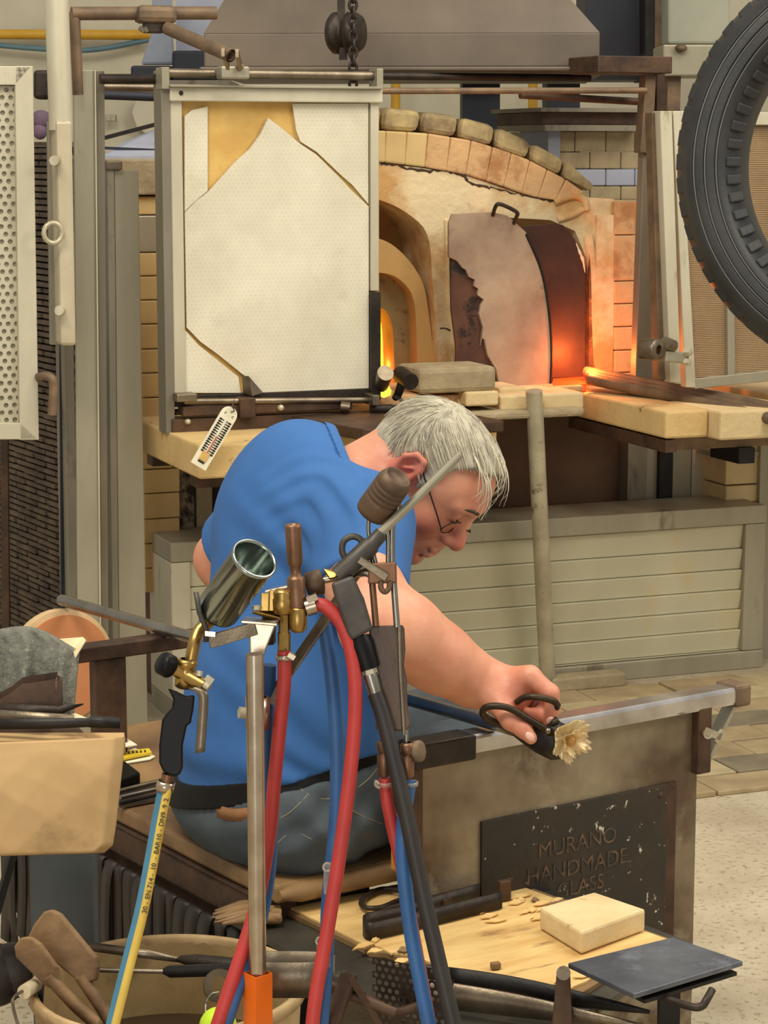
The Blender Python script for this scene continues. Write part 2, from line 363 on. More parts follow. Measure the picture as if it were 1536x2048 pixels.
part('edge_bead', MB().tube(spl([FF.w(x, y, -.078) for x, y in [(1052, 468), (1082, 540), (1097, 620), (1103, 700), (1101, 768)]], 6), .004, 6), 'black_iron', dp)
d2 = thing('furnace_door', 'dark arched inner door leaf glowing orange from the fire beside it', 'door', FF.w(1130, 756, -.16))
D2 = [(1035, 456), (1060, 452), (1110, 447), (1126, 450), (1150, 480), (1164, 515), (1170, 545), (1170, 753), (1060, 757)]
mat('door_dark', (84, 58, 48), (64, 46, 40), 8, .5, .2, .1, 30)
part('leaf', MB().plate(FF, FF.ls(D2, -.15), [], -.165, -.15), 'door_dark', d2)
mat('slit_white', (232, 220, 190), None, rough=.3)  # bright slit beside the leaf put in as pale colour on a bead
part('slit_bead', MB().tube(spl([FF.w(x, y, -.148) for x, y in [(1152, 486), (1160, 506), (1166, 522), (1170, 545)]], 4), [.001, .002, .002, .004, .005, .003, .005, .006, .004, .003, .003, .002, .001], 6), 'slit_white', d2, 'bright slit drawn as a pale bead')
# fire light leaking out of the ports (the fire itself)
def flame_light(name, p, pw, r=.02, c=(1, .20, .04)):
    l = bpy.data.lights.new(name, 'POINT'); l.energy = pw; l.color = c; l.shadow_soft_size = r
    o = bpy.data.objects.new(name, l); COL.objects.link(o); o.location = p
flame_light('fire_light_right', FF.w(1174, 716, -.04), 3.4, .012)
flame_light('fire_light_left', FF.w(774, 730, -.35), .5)
# ---- slabs
zs = FF.l(275, 838, 0)[1]
aL = FF.l(275, 845, 0)[0]; aR = FF.l(845, 830, 0)[0]
sl = thing('refractory_slab', 'long tan refractory shelf slab along the furnace front under the white screen', 'slab', FF.p((aL+aR)/2, .25, zs-.09))
part('slab_body', MB().box(FF, aL, aL+.36, -.05, .58, zs-.085, zs), 'slab_block', sl, bev=.006)
part('slab_body', MB().box(FF, aL+.363, aR, -.05, .52, zs-.085, zs-.002), 'slab_block', sl, bev=.006)
st = thing('slab_frame', 'dark steel frame carrying the left refractory slab', 'frame', FF.p(aL+.5, .2, 0))
part('beam', MB().box(FF, aL+.03, aR, .40, .46, zs-.125, zs-.086), 'brown_iron', st)
part('beam', MB().box(FF, aL+.03, aR, -.02, .04, zs-.125, zs-.086), 'brown_iron', st)
for (x0, x1, mm) in [(352, 388, 'mottle'), (392, 424, 'slab_grey'), (452, 478, 'mottle')]:
    if mm == 'mottle' and 'mottle' not in MATS: mat('mottle', (40, 34, 30), (140, 124, 104), 26, .9, 0, .6, 60, lo=.42, hi=.58)
    a0, a1 = FF.l(x0, 1000, -.22)[0], FF.l(x1, 1000, -.22)[0]
    part('post', MB().box(FF, a0, a1, -.275, -.215, 0, zs-.126), mm, st, bev=.003)
# steel plate lying on the slab
zp = zs+.001
solo('steel_plate', MB().slab([FF.p(aL+.30, .18, zp+.03), FF.p(aL+.74, .18, zp+.03), FF.p(aL+.80, .62, zp+.03), FF.p(aL+.40, .66, zp+.03)], .03), 'brown_iron', 'thick rusty brown steel plate lying on the left slab', 'plate', bev=.004)
zr = FF.l(1168, 786, 0)[1]; a0 = FF.l(1168, 800, 0)[0]
rs_ = thing('refractory_slab', 'cream refractory slab jutting out below the right port, reddened by the fire', 'slab', FF.p(a0+.2, .25, zr-.08))
part('slab_body', MB().box(FF, a0, a0+.13, -.1, .50, zr-.075, zr), 'slab_block', rs_, bev=.007)
part('slab_body', MB().box(FF, a0+.133, a0+.40, -.1, .56, zr-.078, zr+.001), 'fire_brick_pale', rs_, bev=.007)
r2 = solo('refractory_slab', MB().box(FF, a0+.43, a0+.95, -.1, .40, zr-.06, zr+.012), 'fire_brick_pale', 'pale refractory slab under the tyre at the right edge', 'slab', bev=.006)
bk = thing('slab_bracket', 'rusty square tube bracket carrying the right refractory slab', 'bracket', FF.p(a0+.2, .2, 0))
part('side_beam', MB().box(FF, a0+.0, a0+.035, -.1, .50, zr-.112, zr-.079), 'brown_iron', bk)
part('front_beam', MB().box(FF, a0+.036, a0+.95, .40, .445, zr-.115, zr-.08), 'rust_tube', bk)
part('rear_beam', MB().box(FF, a0+.036, a0+.95, .0, .045, zr-.115, zr-.08), 'rust_tube', bk)
part('tube_end', MB().box(FF, a0+.25, a0+.30, .30, .46, zr-.16, zr-.116), 'black_iron', bk)
for (x0, x1) in [(1256, 1294), (1320, 1346), (1424, 1452)]:
    q0, q1 = FF.l(x0, 930, -.22)[0], FF.l(x1, 930, -.22)[0]
    part('post', MB().box(FF, q0, q1, -.275, -.22, 0, zr-.116), {1256: 'galv_dark', 1320: 'black_iron', 1424: 'rust_tube'}[x0], bk)
# grey upright sheets and cream boards at the lower right
for i, (x0, x1, y0, y1, mm, lab) in enumerate([(1294, 1322, 862, 1005, 'galv', 'narrow grey upright sheet behind the right bracket posts'), (1346, 1382, 862, 1005, 'galv', 'grey upright sheet right of the black bracket post'), (1384, 1424, 862, 1000, 'galv_light', 'light grey upright sheet beside the brown bracket post')]):
    solo('metal_sheet', MB().box(FF, FF.l(x0, 930, -.24)[0], FF.l(x1, 930, -.24)[0], -.275, -.24, 0, FF.l(x0, y0, -.24)[1]), mm, lab, 'sheet')
bx = thing('panel_box', 'cream boarded cabinet behind the cladding at the right edge', 'cabinet', FF.w(1490, 1100, -.1))
for y0, y1 in [(868, 908), (913, 968), (971, 1004)]:
    part('board', fb(MB(), 1452, y0, 1516, y1, -.3, -.1), 'fire_brick_pale', bx, bev=.003)
part('rail', fb(MB(), 1440, 905, 1520, 915, -.3, -.09), 'galv', bx)
part('stile', fb(MB(), 1516, 860, 1545, 1360, -.3, -.08), 'galv', bx)
# ---- slatted cladding along the furnace foot
cl = thing('cladding_panel', 'long grey green metal cladding of overlapping horizontal slats at furnace foot', 'panel', FF.p(0, -.05, 0))
zt = FF.l(1100, 1034, 0)[1]; al = FF.l(338, 1250, 0)[0]; ar = FF.l(1520, 1150, 0)[0]
mat('slat', (194, 189, 162), (208, 203, 176), 2.2, .42, .1, .1, 30, st=(1, 1, .5), spot=(206, 186, 136), ssc=2.6, sth=.54, swid=.14)
part('top_rail', MB().box(FF, al, ar, -.2, .03, zt-.055, zt), 'galv', cl, bev=.003)
part('bottom_rail', MB().box(FF, al, ar, -.2, .03, 0, .055), 'galv', cl, bev=.003)
part('stile', MB().box(FF, al, al+.055, -.2, .028, .056, zt-.056), 'galv_light', cl, bev=.003)
part('stile', MB().box(FF, ar-.07, ar, -.2, .028, .056, zt-.056), 'galv', cl, bev=.003)
yy = [1068, 1122, 1165, 1207, 1247, 1288, 1330, 1362]
for i in range(7):
    z1 = FF.l(1100, yy[i], 0)[1]; z0 = FF.l(1100, yy[i+1], 0)[1]
    if i == 0: z1 = zt-.056
    if i == 6: z0 = .056
    p = FF.p; u0, u1 = al+.055, ar-.07
    part('slat', MB().hexa([p(u0, -.03, z0), p(u1, -.03, z0), p(u1, .004, z0), p(u0, .004, z0), p(u0, -.03, z1), p(u1, -.03, z1), p(u1, .016, z1-.002), p(u0, .016, z1-.002)]), 'slat', cl, bev=.002)
solo('concrete_beam', MB().box(FF, FF.l(1105, 1380, .1)[0], FF.l(1252, 1370, .1)[0], .035, .1, 0, FF.l(1180, 1352, .1)[1]), 'slab_grey', 'short grey concrete kerb block lying on the floor against the cladding', 'block', bev=.006)
# standing pipe under the right door
pp = thing('support_pipe', 'mottled galvanised pipe standing on the floor below the right furnace door', 'pipe', FF.w(1096, 1368, .07))
g0 = FF.w(1096, 1372, .07); g1 = FF.w(1068, 782, .20)
g0.z = 0.012
part('tube', MB().tube([g0, g0.lerp(g1, .5), g1], .0235, 20), 'zinc', pp)
# ---- furnace tools lying across the right slab
for k, (dy, dn, lab) in enumerate([(0, 0, 'iron blowpipe resting on the right slab, rearmost of three'), (7, .03, 'iron blowpipe resting on the right slab, middle of three'), (14, .07, 'iron blowpipe resting on the right slab, nearest of three')]):
    a = FF.w(1172+k*4, 744+dy, -.08+dn); b = FF.w(1575, 822+dy*1.6, .55+dn)
    mbp = MB().tube([a, a.lerp(b, .5), b], .017, 10)
    solo('blowpipe', mbp, 'rust_tube', lab, 'pipe', 'blowpipes on the right slab')
# ================================================================ WHITE SCREEN IN FRONT OF THE LEFT PORT
NS = .30
def fbn(x0, y0, x1, y1, n0, n1): return fb(MB(), x0, y0, x1, y1, n0, n1)
def dotmat(name, c, c2, scale, sc=3.5):
    m = mat(name, c, c2, sc, .75, 0, .05, spot=(176, 166, 140), ssc=2.6, sth=.56, swid=.2); nt = m.node_tree; N = nt.nodes; L = nt.links; b = N['Principled BSDF']
    tc = N.new('ShaderNodeTexCoord'); rot = N.new('ShaderNodeMapping'); rot.inputs['Rotation'].default_value = (0, 0, -math.radians(21)); L.new(tc.outputs['Object'], rot.inputs[0])
    sx = N.new('ShaderNodeSeparateXYZ'); L.new(rot.outputs[0], sx.inputs[0])
    def math_(op, a, b_=None):
        n = N.new('ShaderNodeMath'); n.operation = op
        for i, v in enumerate((a, b_)):
            if v is None: continue
            if isinstance(v, (int, float)): n.inputs[i].default_value = v
            else: L.new(v, n.inputs[i])
        return n.outputs[0]
    row = math_('FLOOR', math_('MULTIPLY', sx.outputs[2], scale*1.155)); odd = math_('MULTIPLY', math_('MODULO', math_('ABSOLUTE', row), 2), .5)
    fx = math_('SUBTRACT', math_('FRACT', math_('ADD', math_('MULTIPLY', sx.outputs[0], scale), odd)), .5)
    fz = math_('SUBTRACT', math_('FRACT', math_('MULTIPLY', sx.outputs[2], scale*1.155)), .5)
    d = math_('SQRT', math_('ADD', math_('POWER', fx, 2), math_('POWER', fz, 2)))
    hole = math_('LESS_THAN', d, .27)
    old = b.inputs['Base Color'].links[0].from_socket
    mx = N.new('ShaderNodeMix'); mx.data_type = 'RGBA'; mx.blend_type = 'MULTIPLY'
    L.new(math_('MULTIPLY', hole, .11), mx.inputs[0]); L.new(old, mx.inputs[6]); mx.inputs[7].default_value = (.3, .27, .2, 1); L.new(mx.outputs[2], b.inputs['Base Color'])
    return m
dotmat('screen_sheet', (222, 216, 194), (202, 195, 172), 82)
sc_ = thing('heat_screen', 'white perforated heat screen with broken sheet in steel frame before left port', 'screen', FF.w(545, 870, NS))
part('backing_board', fbn(346, 200, 758, 790, NS-.03, NS-.016), 'card_yellow', sc_, 'tan yellow board behind the broken sheet')
pcs = [[(395, 400), (418, 383), (470, 325), (500, 298), (520, 270), (537, 236), (565, 257), (600, 287), (632, 308), (680, 355), (700, 377), (738, 413), (738, 788), (525, 786), (505, 762), (485, 748), (434, 707), (402, 684), (374, 655), (370, 425)],
       [(370, 232), (385, 220), (416, 213), (416, 382), (395, 399), (370, 423)],
       [(586, 207), (738, 207), (738, 408), (706, 370), (684, 351), (635, 304), (602, 283), (594, 262)],
       [(370, 659), (398, 690), (428, 714), (478, 754), (483, 786), (370, 786)]]
for i, q in enumerate(pcs):
    part('sheet_piece', MB().plate(FF, FF.ls(q, NS), [], NS-.010, NS-.002-.001*i), 'screen_sheet', sc_)
part('bent_flap', MB().add([FF.w(484, 752, NS), FF.w(497, 752, NS+.02), FF.w(526, 785, NS+.01), FF.w(505, 792, NS+.03), FF.w(486, 786, NS)], [(0, 1, 3, 4), (1, 2, 3)]), 'steel_worn', sc_, 'bent metal flap at the torn lower corner')
part('left_strip', fbn(344, 200, 368, 790, NS-.014, NS+.006), 'galv_light', sc_, bev=.002)
part('right_strip', fbn(742, 200, 758, 582, NS-.014, NS+.006), 'galv_light', sc_, bev=.002)
part('right_foot', fbn(742, 584, 762, 800, NS-.02, NS+.012), 'dark_iron', sc_, bev=.002)
part('left_post', fbn(327, 140, 345, 868, NS-.06, NS+.012), 'galv_dark', sc_, bev=.002)
part('top_channel', fbn(340, 176, 766, 204, NS-.04, NS+.02), 'galv_light', sc_, bev=.003)
part('channel_lip', fbn(340, 171, 766, 176, NS-.04, NS+.035), 'galv', sc_, bev=.001)
part('top_tube', MB().tube([FF.w(336, 146, NS), FF.w(762, 152, NS)], .012, 14), 'steel_worn', sc_)
part('end_plate', fbn(324, 134, 339, 178, NS-.03, NS+.03), 'galv', sc_, bev=.002)
part('end_plate', fbn(754, 137, 767, 178, NS-.03, NS+.03), 'galv', sc_, bev=.002)
part('rivet', MB().lathe([(0, .006), (.005, .004), (.006, 0)], FF.w(362, 186, NS+.02), FF.Y, 8), 'dark_iron', sc_)
part('bottom_rail', fbn(345, 784, 748, 806, NS-.03, NS), 'dark_iron', sc_, bev=.002)
part('slide_rail', fbn(366, 806, 705, 826, NS-.02, NS+.03), 'brown_iron', sc_, bev=.003)
srl = part('slide_rail', MB().tube([FF.w(368, 803, NS+.03), FF.w(750, 800, NS+.03)], .008, 8), 'steel_worn', sc_)
part('foot_rail', fbn(345, 830, 752, 866, NS-.05, NS+.02), 'brown_iron', sc_, bev=.003)
part('rail_clamp', fbn(354, 788, 395, 804, NS, NS+.05), 'steel_worn', sc_, bev=.003)
part('rail_clamp', fbn(480, 796, 512, 836, NS+.0, NS+.045), 'brown_iron', sc_, bev=.003)
part('bolt', MB().lathe([(0, .012), (.007, .011), (.009, 0)], FF.w(561, 815, NS+.03), FF.Y, 8), 'zinc', sc_)
part('bolt', MB().lathe([(0, .012), (.006, .011), (.008, 0)], FF.w(375, 843, NS+.02), FF.Y, 8), 'zinc', sc_)
part('roller', MB().tube([FF.w(682, 813, NS+.04), FF.w(700, 815, NS+.05)], .014, 14), 'steel_worn', srl)
# pipe fittings right of the screen foot
pf = thing('gas_fitting', 'dark pipe fitting with two capped stubs in front of the fire slot', 'fitting', FF.w(790, 850, .33))
part('riser', MB().tube(spl([FF.w(*p) for p in [(742, 818, .34), (775, 818, .34), (788, 822, .34), (790, 850, .33), (790, 900, .33)]], 5), .013, 12), 'dark_iron', pf)
part('stub', MB().tube([FF.w(762, 770, .30), FF.w(770, 748, .38)], .020, 14).tube([FF.w(770, 748, .38), FF.w(771, 746, .385)], .022, 14), 'steel_worn', pf)
part('stub', MB().tube([FF.w(800, 748, .30), FF.w(822, 764, .38)], .022, 14), 'dark_iron', pf)
part('elbow', MB().tube(spl([FF.w(792, 795, .3), FF.w(798, 782, .32), FF.w(806, 760, .33)], 4), .012, 10), 'dark_iron', pf)
part('valve_lever', MB().bar(FF.w(790, 792, .36), FF.w(814, 808, .38), .016, .006), 'black_iron', pf)
part('collar', fbn(746, 790, 760, 812, .30, .37), 'steel_worn', pf, bev=.003)
solo('flame', MB().lathe([(0, 0), (.018, .008), (.02, .02), (.013, .032), (.012, .04), (.004, .055), (0, .06)], FF.w(768, 796, .27), (0, 0, 1), 10), 'fire', 'small yellow flame burning below the capped pipe stubs', 'flame')
# ---- thermometer hanging from a wire
th = thing('thermometer', 'white wall thermometer hanging askew on a wire from the screen rail', 'thermometer', FF.w(395, 938, .62))
pt, pb = FF.w(465, 815, .62), FF.w(395, 933, .62)
ax = (pt-pb).normalized(); nn = FF.Y.copy(); nn = (nn-ax*nn.dot(ax)).normalized(); sd = ax.cross(nn).normalized()
L_ = (pt-pb).length; hw = .0215
TF = Fr(pb, sd, nn, ax)
pol = [(-hw, 0), (hw, 0)]+[(hw*math.cos(t), L_-hw+hw*math.sin(t)) for t in [math.pi*i/10 for i in range(11)]]
mat('therm_white', (236, 230, 204), (224, 216, 186), 30, .45)
thb = part('board', MB().plate(TF, pol, [], 0, .007), 'therm_white', th, bev=.0015)
tk = MB()
for i in range(15):
    zz = L_*(.24+.038*i)
    for s_ in (-1, 1):
        tk.box(TF, s_*hw*.30-.0028, s_*hw*.30+.0028, .0071, .0077, zz-.0012, zz+.0012)
        tk.box(TF, s_*hw*.62-.0035, s_*hw*.62+.0035, .0071, .0077, zz-.0022, zz+.0022)
tag(part('scale_marks', tk, 'black_iron', thb, 'printed scale marks'), kind='stuff')
mat('therm_red', (190, 90, 80)); mat('glass_clear', (225, 225, 215), rough=.15)
part('tube', MB().tube([TF.p(0, .009, L_*.22), TF.p(0, .009, L_*.80)], .0018, 8), 'glass_clear', th)
part('red_column', MB().tube([TF.p(0, .0095, L_*.22), TF.p(0, .0095, L_*.52)], .0017, 8), 'therm_red', th)
part('bulb_guard', MB().plate(TF, [(-.011, .018), (.009, .018), (.009, .04), (-.011, .04)], [], .007, .011), 'card_yellow', th, bev=.001)
part('slot', MB().plate(TF, [(-.010, .012), (.008, .012), (.008, .016), (-.010, .016)], [], .007, .0085), 'black_iron', th)
def text_mb(body, fr, a, z, n, size, th_=.0004, align='CENTER'):
    cu = bpy.data.curves.new('text', 'FONT'); cu.body = body; cu.size = size; cu.align_x = align; cu.extrude = th_; cu.resolution_u = 3
    o = bpy.data.objects.new('text', cu); COL.objects.link(o); bpy.context.view_layer.update()
    me = o.evaluated_get(bpy.context.evaluated_depsgraph_get()).to_mesh()
    mb = MB().add([fr.p(a+v.co.x, n+v.co.z, z+v.co.y) for v in me.vertices], [tuple(p.vertices) for p in me.polygons])
    bpy.data.objects.remove(o); bpy.data.curves.remove(cu); return mb
part('unit_mark', text_mb('F', TF, -hw*.5, L_*.86, .0075, .009), 'black_iron', thb)
part('unit_mark', text_mb('C', TF, hw*.5, L_*.86, .0075, .009), 'black_iron', thb)
part('hook', MB().tube(spl([TF.p(0, .008, L_*.93), TF.p(.004, .014, L_*.96), TF.p(0, .012, L_*.985), TF.p(-.002, 0, L_*1.02), FF.w(468, 800, .36)], 5), .0014, 6), 'black_iron', th)
# ================================================================ LEFT: POSTS, PANELS, PIPES
def vpost(name, x0t, x0b, x1t, x1b, yt, yb, n0, n1, m, parent, bev=.002):
    A = [FF.w(x0t, yt, n1), FF.w(x1t, yt, n1), FF.w(x1b, yb, n1), FF.w(x0b, yb, n1)]
    B = [v+FF.Y*(n0-n1) for v in A]
    return part(name, MB().hexa([B[3], B[2], A[2], A[3], B[0], B[1], A[1], A[0]]), m, parent, bev=bev)
def fy(px, n):                                # pixel row where the plane at offset n meets the floor
    lo, hi = 400, 2300
    for _ in range(30):
        mid = (lo+hi)/2
        if FF.l(px, mid, n)[1] > 0.002: lo = mid
        else: hi = mid
    return lo
p1 = thing('steel_post', 'tall grey steel channel post left of the white screen', 'post', FF.w(190, fy(190, .3), .3))
vpost('web', 147, 158, 189, 202, 140, fy(180, .3), .29, .30, 'galv', p1); vpost('flange', 189, 202, 192, 205, 140, fy(180, .3), .20, .306, 'galv_light', p1, .001); vpost('side', 192, 205, 209, 219, 142, fy(200, .22), .21, .22, 'galv_dark', p1)  # edge highlight and shaded side put in as paler and darker steel
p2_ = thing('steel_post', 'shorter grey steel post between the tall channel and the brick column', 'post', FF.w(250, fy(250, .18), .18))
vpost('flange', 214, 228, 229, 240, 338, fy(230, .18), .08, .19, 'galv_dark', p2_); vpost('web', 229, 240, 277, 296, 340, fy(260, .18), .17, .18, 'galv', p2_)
part('cap', fbn(213, 322, 245, 340, .05, .2), 'steel_worn', p2_, bev=.003)
lp = thing('perforated_guard', 'cream perforated sheet panel in mitred frame at the left edge', 'panel', FF.w(35, 880, .5))
NP = .5
vpost('stile', 30, 40, 66, 78, 132, 880, NP-.03, NP, 'galv_light', lp); 
part('top_rail', MB().hexa([FF.w(-70, 170, NP-.03), FF.w(31, 170, NP-.03), FF.w(31, 170, NP), FF.w(-70, 170, NP), FF.w(-70, 131, NP-.03), FF.w(64, 133, NP-.03), FF.w(64, 133, NP), FF.w(-70, 131, NP)]), 'galv_light', lp, bev=.002)
part('bottom_rail', MB().hexa([FF.w(-70, 879, NP-.03), FF.w(78, 879, NP-.03), FF.w(78, 879, NP), FF.w(-70, 879, NP), FF.w(-70, 846, NP-.03), FF.w(42, 846, NP-.03), FF.w(42, 846, NP), FF.w(-70, 846, NP)]), 'galv_light', lp, bev=.002)
pv = []; pfc = []; aa0 = FF.l(-70, 500, NP-.02)[0]; aa1 = FF.l(38, 500, NP-.02)[0]; z0 = FF.l(0, 850, NP)[1]; z1 = FF.l(0, 168, NP)[1]
cw = .0205; rh = .0178; na = int((aa1-aa0)/cw)+1; nz_ = int((z1-z0)/rh)
pm = MB()
for i in range(nz_):
    for j in range(na+1):
        ca = aa1-(j+.5*(i % 2))*cw; cz = z0+(i+.5)*rh
        sq = [FF.p(ca+dx*cw/2, NP-.02, cz+dz*rh/2) for dx, dz in ((1, 0), (1, 1), (0, 1), (-1, 1), (-1, 0), (-1, -1), (0, -1), (1, -1))]
        hx = [FF.p(ca+.0062*math.cos(t*math.pi/4), NP-.02, cz+.0062*math.sin(t*math.pi/4)) for t in range(8)]
        hb = [v-FF.Y*.006 for v in hx]
        pm.add(sq+hx+hb, [(k, (k+1) % 8, (k+1) % 8+8, k+8) for k in range(8)]+[(k+8, (k+1) % 8+8, (k+1) % 8+16, k+16) for k in range(8)])
part('perforated_sheet', pm, 'galv_light', lp)
part('backing', fbn(-70, 168, 36, 850, NP-.033, NP-.027), 'galv', lp)
part('latch_handle', MB().tube(spl([FF.w(*p) for p in [(76, 755, NP), (92, 752, NP+.02), (104, 758, NP+.03), (107, 775, NP+.03), (106, 800, NP+.03), (104, 830, NP+.03)]], 5), .011, 10), 'rust_tube', lp, 'rusty bent handle')
# hinge tube with bolted half-pipe sleeve
ht = thing('hinge_tube', 'grey vertical tube in a stained half pipe sleeve with bolts left of posts', 'tube', FF.w(125, 692, .5))
part('tube', MB().tube([FF.w(112, -40, .5), FF.w(122, 260, .5)], .0285, 20), 'galv_light', ht)
mat('sleeve', (196, 186, 160), (176, 164, 136), 6, .5, .2, .1, 40, spot=(150, 104, 56), ssc=7, sth=.63, swid=.1)
vpost('sleeve_front', 112, 122, 145, 153, 241, 692, .455, .53, 'sleeve', ht, .008); vpost('sleeve_flange', 95, 101, 112, 122, 243, 690, .46, .475, 'galv_dark', ht)
for x, y in [(108, 320), (118, 620)]:
    part('bolt', MB().tube([FF.w(x+8, y, .50), FF.w(x, y+1, .56)], .012, 8), 'zinc', ht)
er = MB(); ec = FF.w(106, 466, .55)
er.tube([ec+FF.X*(.022*math.cos(t))+Vector((0, 0, .024*math.sin(t))) for t in np.linspace(0, 2*math.pi, 17)], .006, 8, False)
part('eye_bolt', er, 'zinc', ht)
# dark stacked grille, side wall
gr = thing('brick_grille', 'dark wall of narrow stacked brick strips behind the left panel', 'grille', W(70, 1300, 6.4))
GF = fr_yaw(W(126, 870, 6.55), -60); GF.o.z = 0
gm = MB(); rowz = np.arange(.06, 1.56, .0185)
for i, zz in enumerate(rowz):
    for j in range(4):
        b0 = -.62+.17*j+(.085 if i % 2 else 0)
        gm.box(GF, b0, b0+.155, -.02+random.uniform(0, .006), .01+random.uniform(-.004, .006), zz+.002, zz+.0145)
mat('grille_brick', (104, 88, 70), (70, 58, 48), 12, .85, 0, .4, 60)
tag(part('brick_strips', gm, 'grille_brick', gr), kind='stuff')
part('back_sheet', MB().box(GF, -.75, .1, -.06, -.03, 0, 1.56), 'black_iron', gr)
part('edge_strip', MB().bar(W(4, 300, 6.15), W(14, 1420, 6.15), .02, .02), 'brown_iron', gr)
vpost('corner_strip', 128, 142, 148, 162, 690, fy(150, .1), .0, .1, 'galv_dark', gr); vpost('corner_lip', 118, 124, 128, 142, 430, fy(140, .1), .05, .06, 'dark_blue', gr)
# pipe arm over the screen
pa = thing('overhead_pipe', 'rusty pipe arm with sliding bracket above the white screen', 'pipe arm', FF.w(155, 188, .32))
part('upright', MB().tube([FF.w(156, 190, .34), FF.w(149, 24, .34)], .0135, 12), 'rust_tube', pa)
part('crossbar', MB().tube([FF.w(143, 27, .34), FF.w(432, 26, .34)], .0165, 14), 'rust_tube', pa)
part('sleeve', fbn(277, 10, 357, 46, .31, .372), 'rust_tube', pa, bev=.014)
part('sleeve_lug', fbn(290, 44, 330, 66, .33, .36), 'dark_iron', pa, bev=.004)
part('wing_nut', MB().bar(FF.w(279, 55, .38), FF.w(288, 62, .38), .01, .01).bar(FF.w(289, 54, .38), FF.w(294, 64, .38), .008, .008), 'steel_worn', pa)
part('diagonal', MB().tube([FF.w(334, 56, .36), FF.w(462, 112, .55)], .0165, 14, False).tube([FF.w(334, 56, .36), FF.w(462, 112, .55)], .012, 14, False), 'rust_tube', pa)
part('fork', MB().bar(FF.w(446, 104, .56), FF.w(456, 132, .42), .008, .02).bar(FF.w(474, 106, .56), FF.w(481, 134, .42), .008, .02), 'steel_worn', pa)
part('clamp', fbn(443, 132, 500, 158, .31, .36), 'galv', pa, bev=.005)
part('clamp_bolt', MB().lathe([(0, .02), (.008, .018), (.01, 0)], FF.w(478, 134, .36), FF.Y, 6, False), 'steel_worn', pa)
# background: rails, pipes on the wall, dark boxes
for (a, b, r, m, lab) in [((200, 158, .26), (332, 158, .26), .013, 'dark_iron', 'upper dark rail tube behind the steel posts'), ((205, 174, -.1), (335, 176, -.1), .012, 'steel_worn', 'middle worn rail tube behind the steel posts'), ((205, 190, 0), (335, 195, 0), .012, 'dark_blue', 'lowest bluish rail tube behind the steel posts'), ((757, 182, .15), (1292, 181, .12), .009, 'rust_tube', 'long pale pipe running right from the white screen top'), ((757, 152, -.2), (1180, 156, -.2), .011, 'dark_iron', 'dark pipe under the hood right of the screen'), ((1040, 190, -.1), (1290, 204, -.1), .011, 'brown_iron', 'short brown pipe below the long pale pipe')]:
    solo('rail_tube', MB().tube([FF.w(*a), FF.w(*b)], r, 10), m, lab, 'pipe')
wp = thing('wall_pipe', 'yellow painted gas pipe along the back wall at top left', 'pipe', W(150, 70, 9.9))
part('tube', MB().tube([W(-120, 68, 9.9), W(308, 70, 9.9)], .021, 12), 'yellow_paint', wp)
solo('wall_pipe', MB().tube(spl([W(-80, 82, 9.9), W(60, 96, 9.9), W(180, 100, 9.9), W(306, 78, 9.9)], 6), .012, 10), 'blue_pipe', 'thin teal cable sagging below the yellow wall pipe', 'cable')
for (x, y0, y1, lab) in [(1066, 180, 300, 'yellow upright pipe far behind the furnace arch'), (792, 165, 225, 'short yellow upright pipe seen right of the screen top')]:
    solo('wall_pipe', MB().tube([W(x, y0-60, 9.7), W(x-3, y1+300, 9.7)], .02, 12), 'yellow_paint', lab, 'pipe')
ib = thing('hoist_stand', 'blue grey flared column on dark blocks behind the pipe arm', 'stand', W(330, 160, 8.2))
mat('blue_grey', (150, 156, 170), (128, 136, 152), 4, .6)
part('column', MB().hexa([W(282, 130, 8.0), W(350, 130, 8.0), W(350, 130, 8.3), W(282, 130, 8.3), W(304, 62, 8.0), W(345, 62, 8.0), W(345, 62, 8.3), W(304, 62, 8.3)]), 'blue_grey', ib, bev=.01)
part('column_top', MB().hexa([W(304, 62, 8.0), W(345, 62, 8.0), W(345, 62, 8.3), W(304, 62, 8.3), W(304, -40, 8.0), W(345, -40, 8.0), W(345, -40, 8.3), W(304, -40, 8.3)]), 'blue_grey', ib)
def wbox(x0, y0, x1, y1, Y, d): return MB().hexa([W(x0, y1, Y), W(x1, y1, Y), W(x1, y1, Y)+Vector((0, d, 0)), W(x0, y1, Y)+Vector((0, d, 0)), W(x0, y0, Y), W(x1, y0, Y), W(x1, y0, Y)+Vector((0, d, 0)), W(x0, y0, Y)+Vector((0, d, 0))])
part('block', wbox(261, 131, 344, 160, 7.9, .5), 'dark_blue', ib, bev=.01)
part('block', wbox(344, 101, 442, 160, 7.9, .5), 'dark_blue', ib, bev=.01)
part('beam', wbox(200, 160, 460, 190, 7.9, .5), 'galv_dark', ib)
mat('blue_sheet', (158, 164, 184), (176, 180, 196), 4, .6)
solo('wall_sheet', wbox(352, -60, 470, 104, 8.6, .05), 'blue_sheet', 'pale blue sheet behind the hood at upper left', 'sheet')
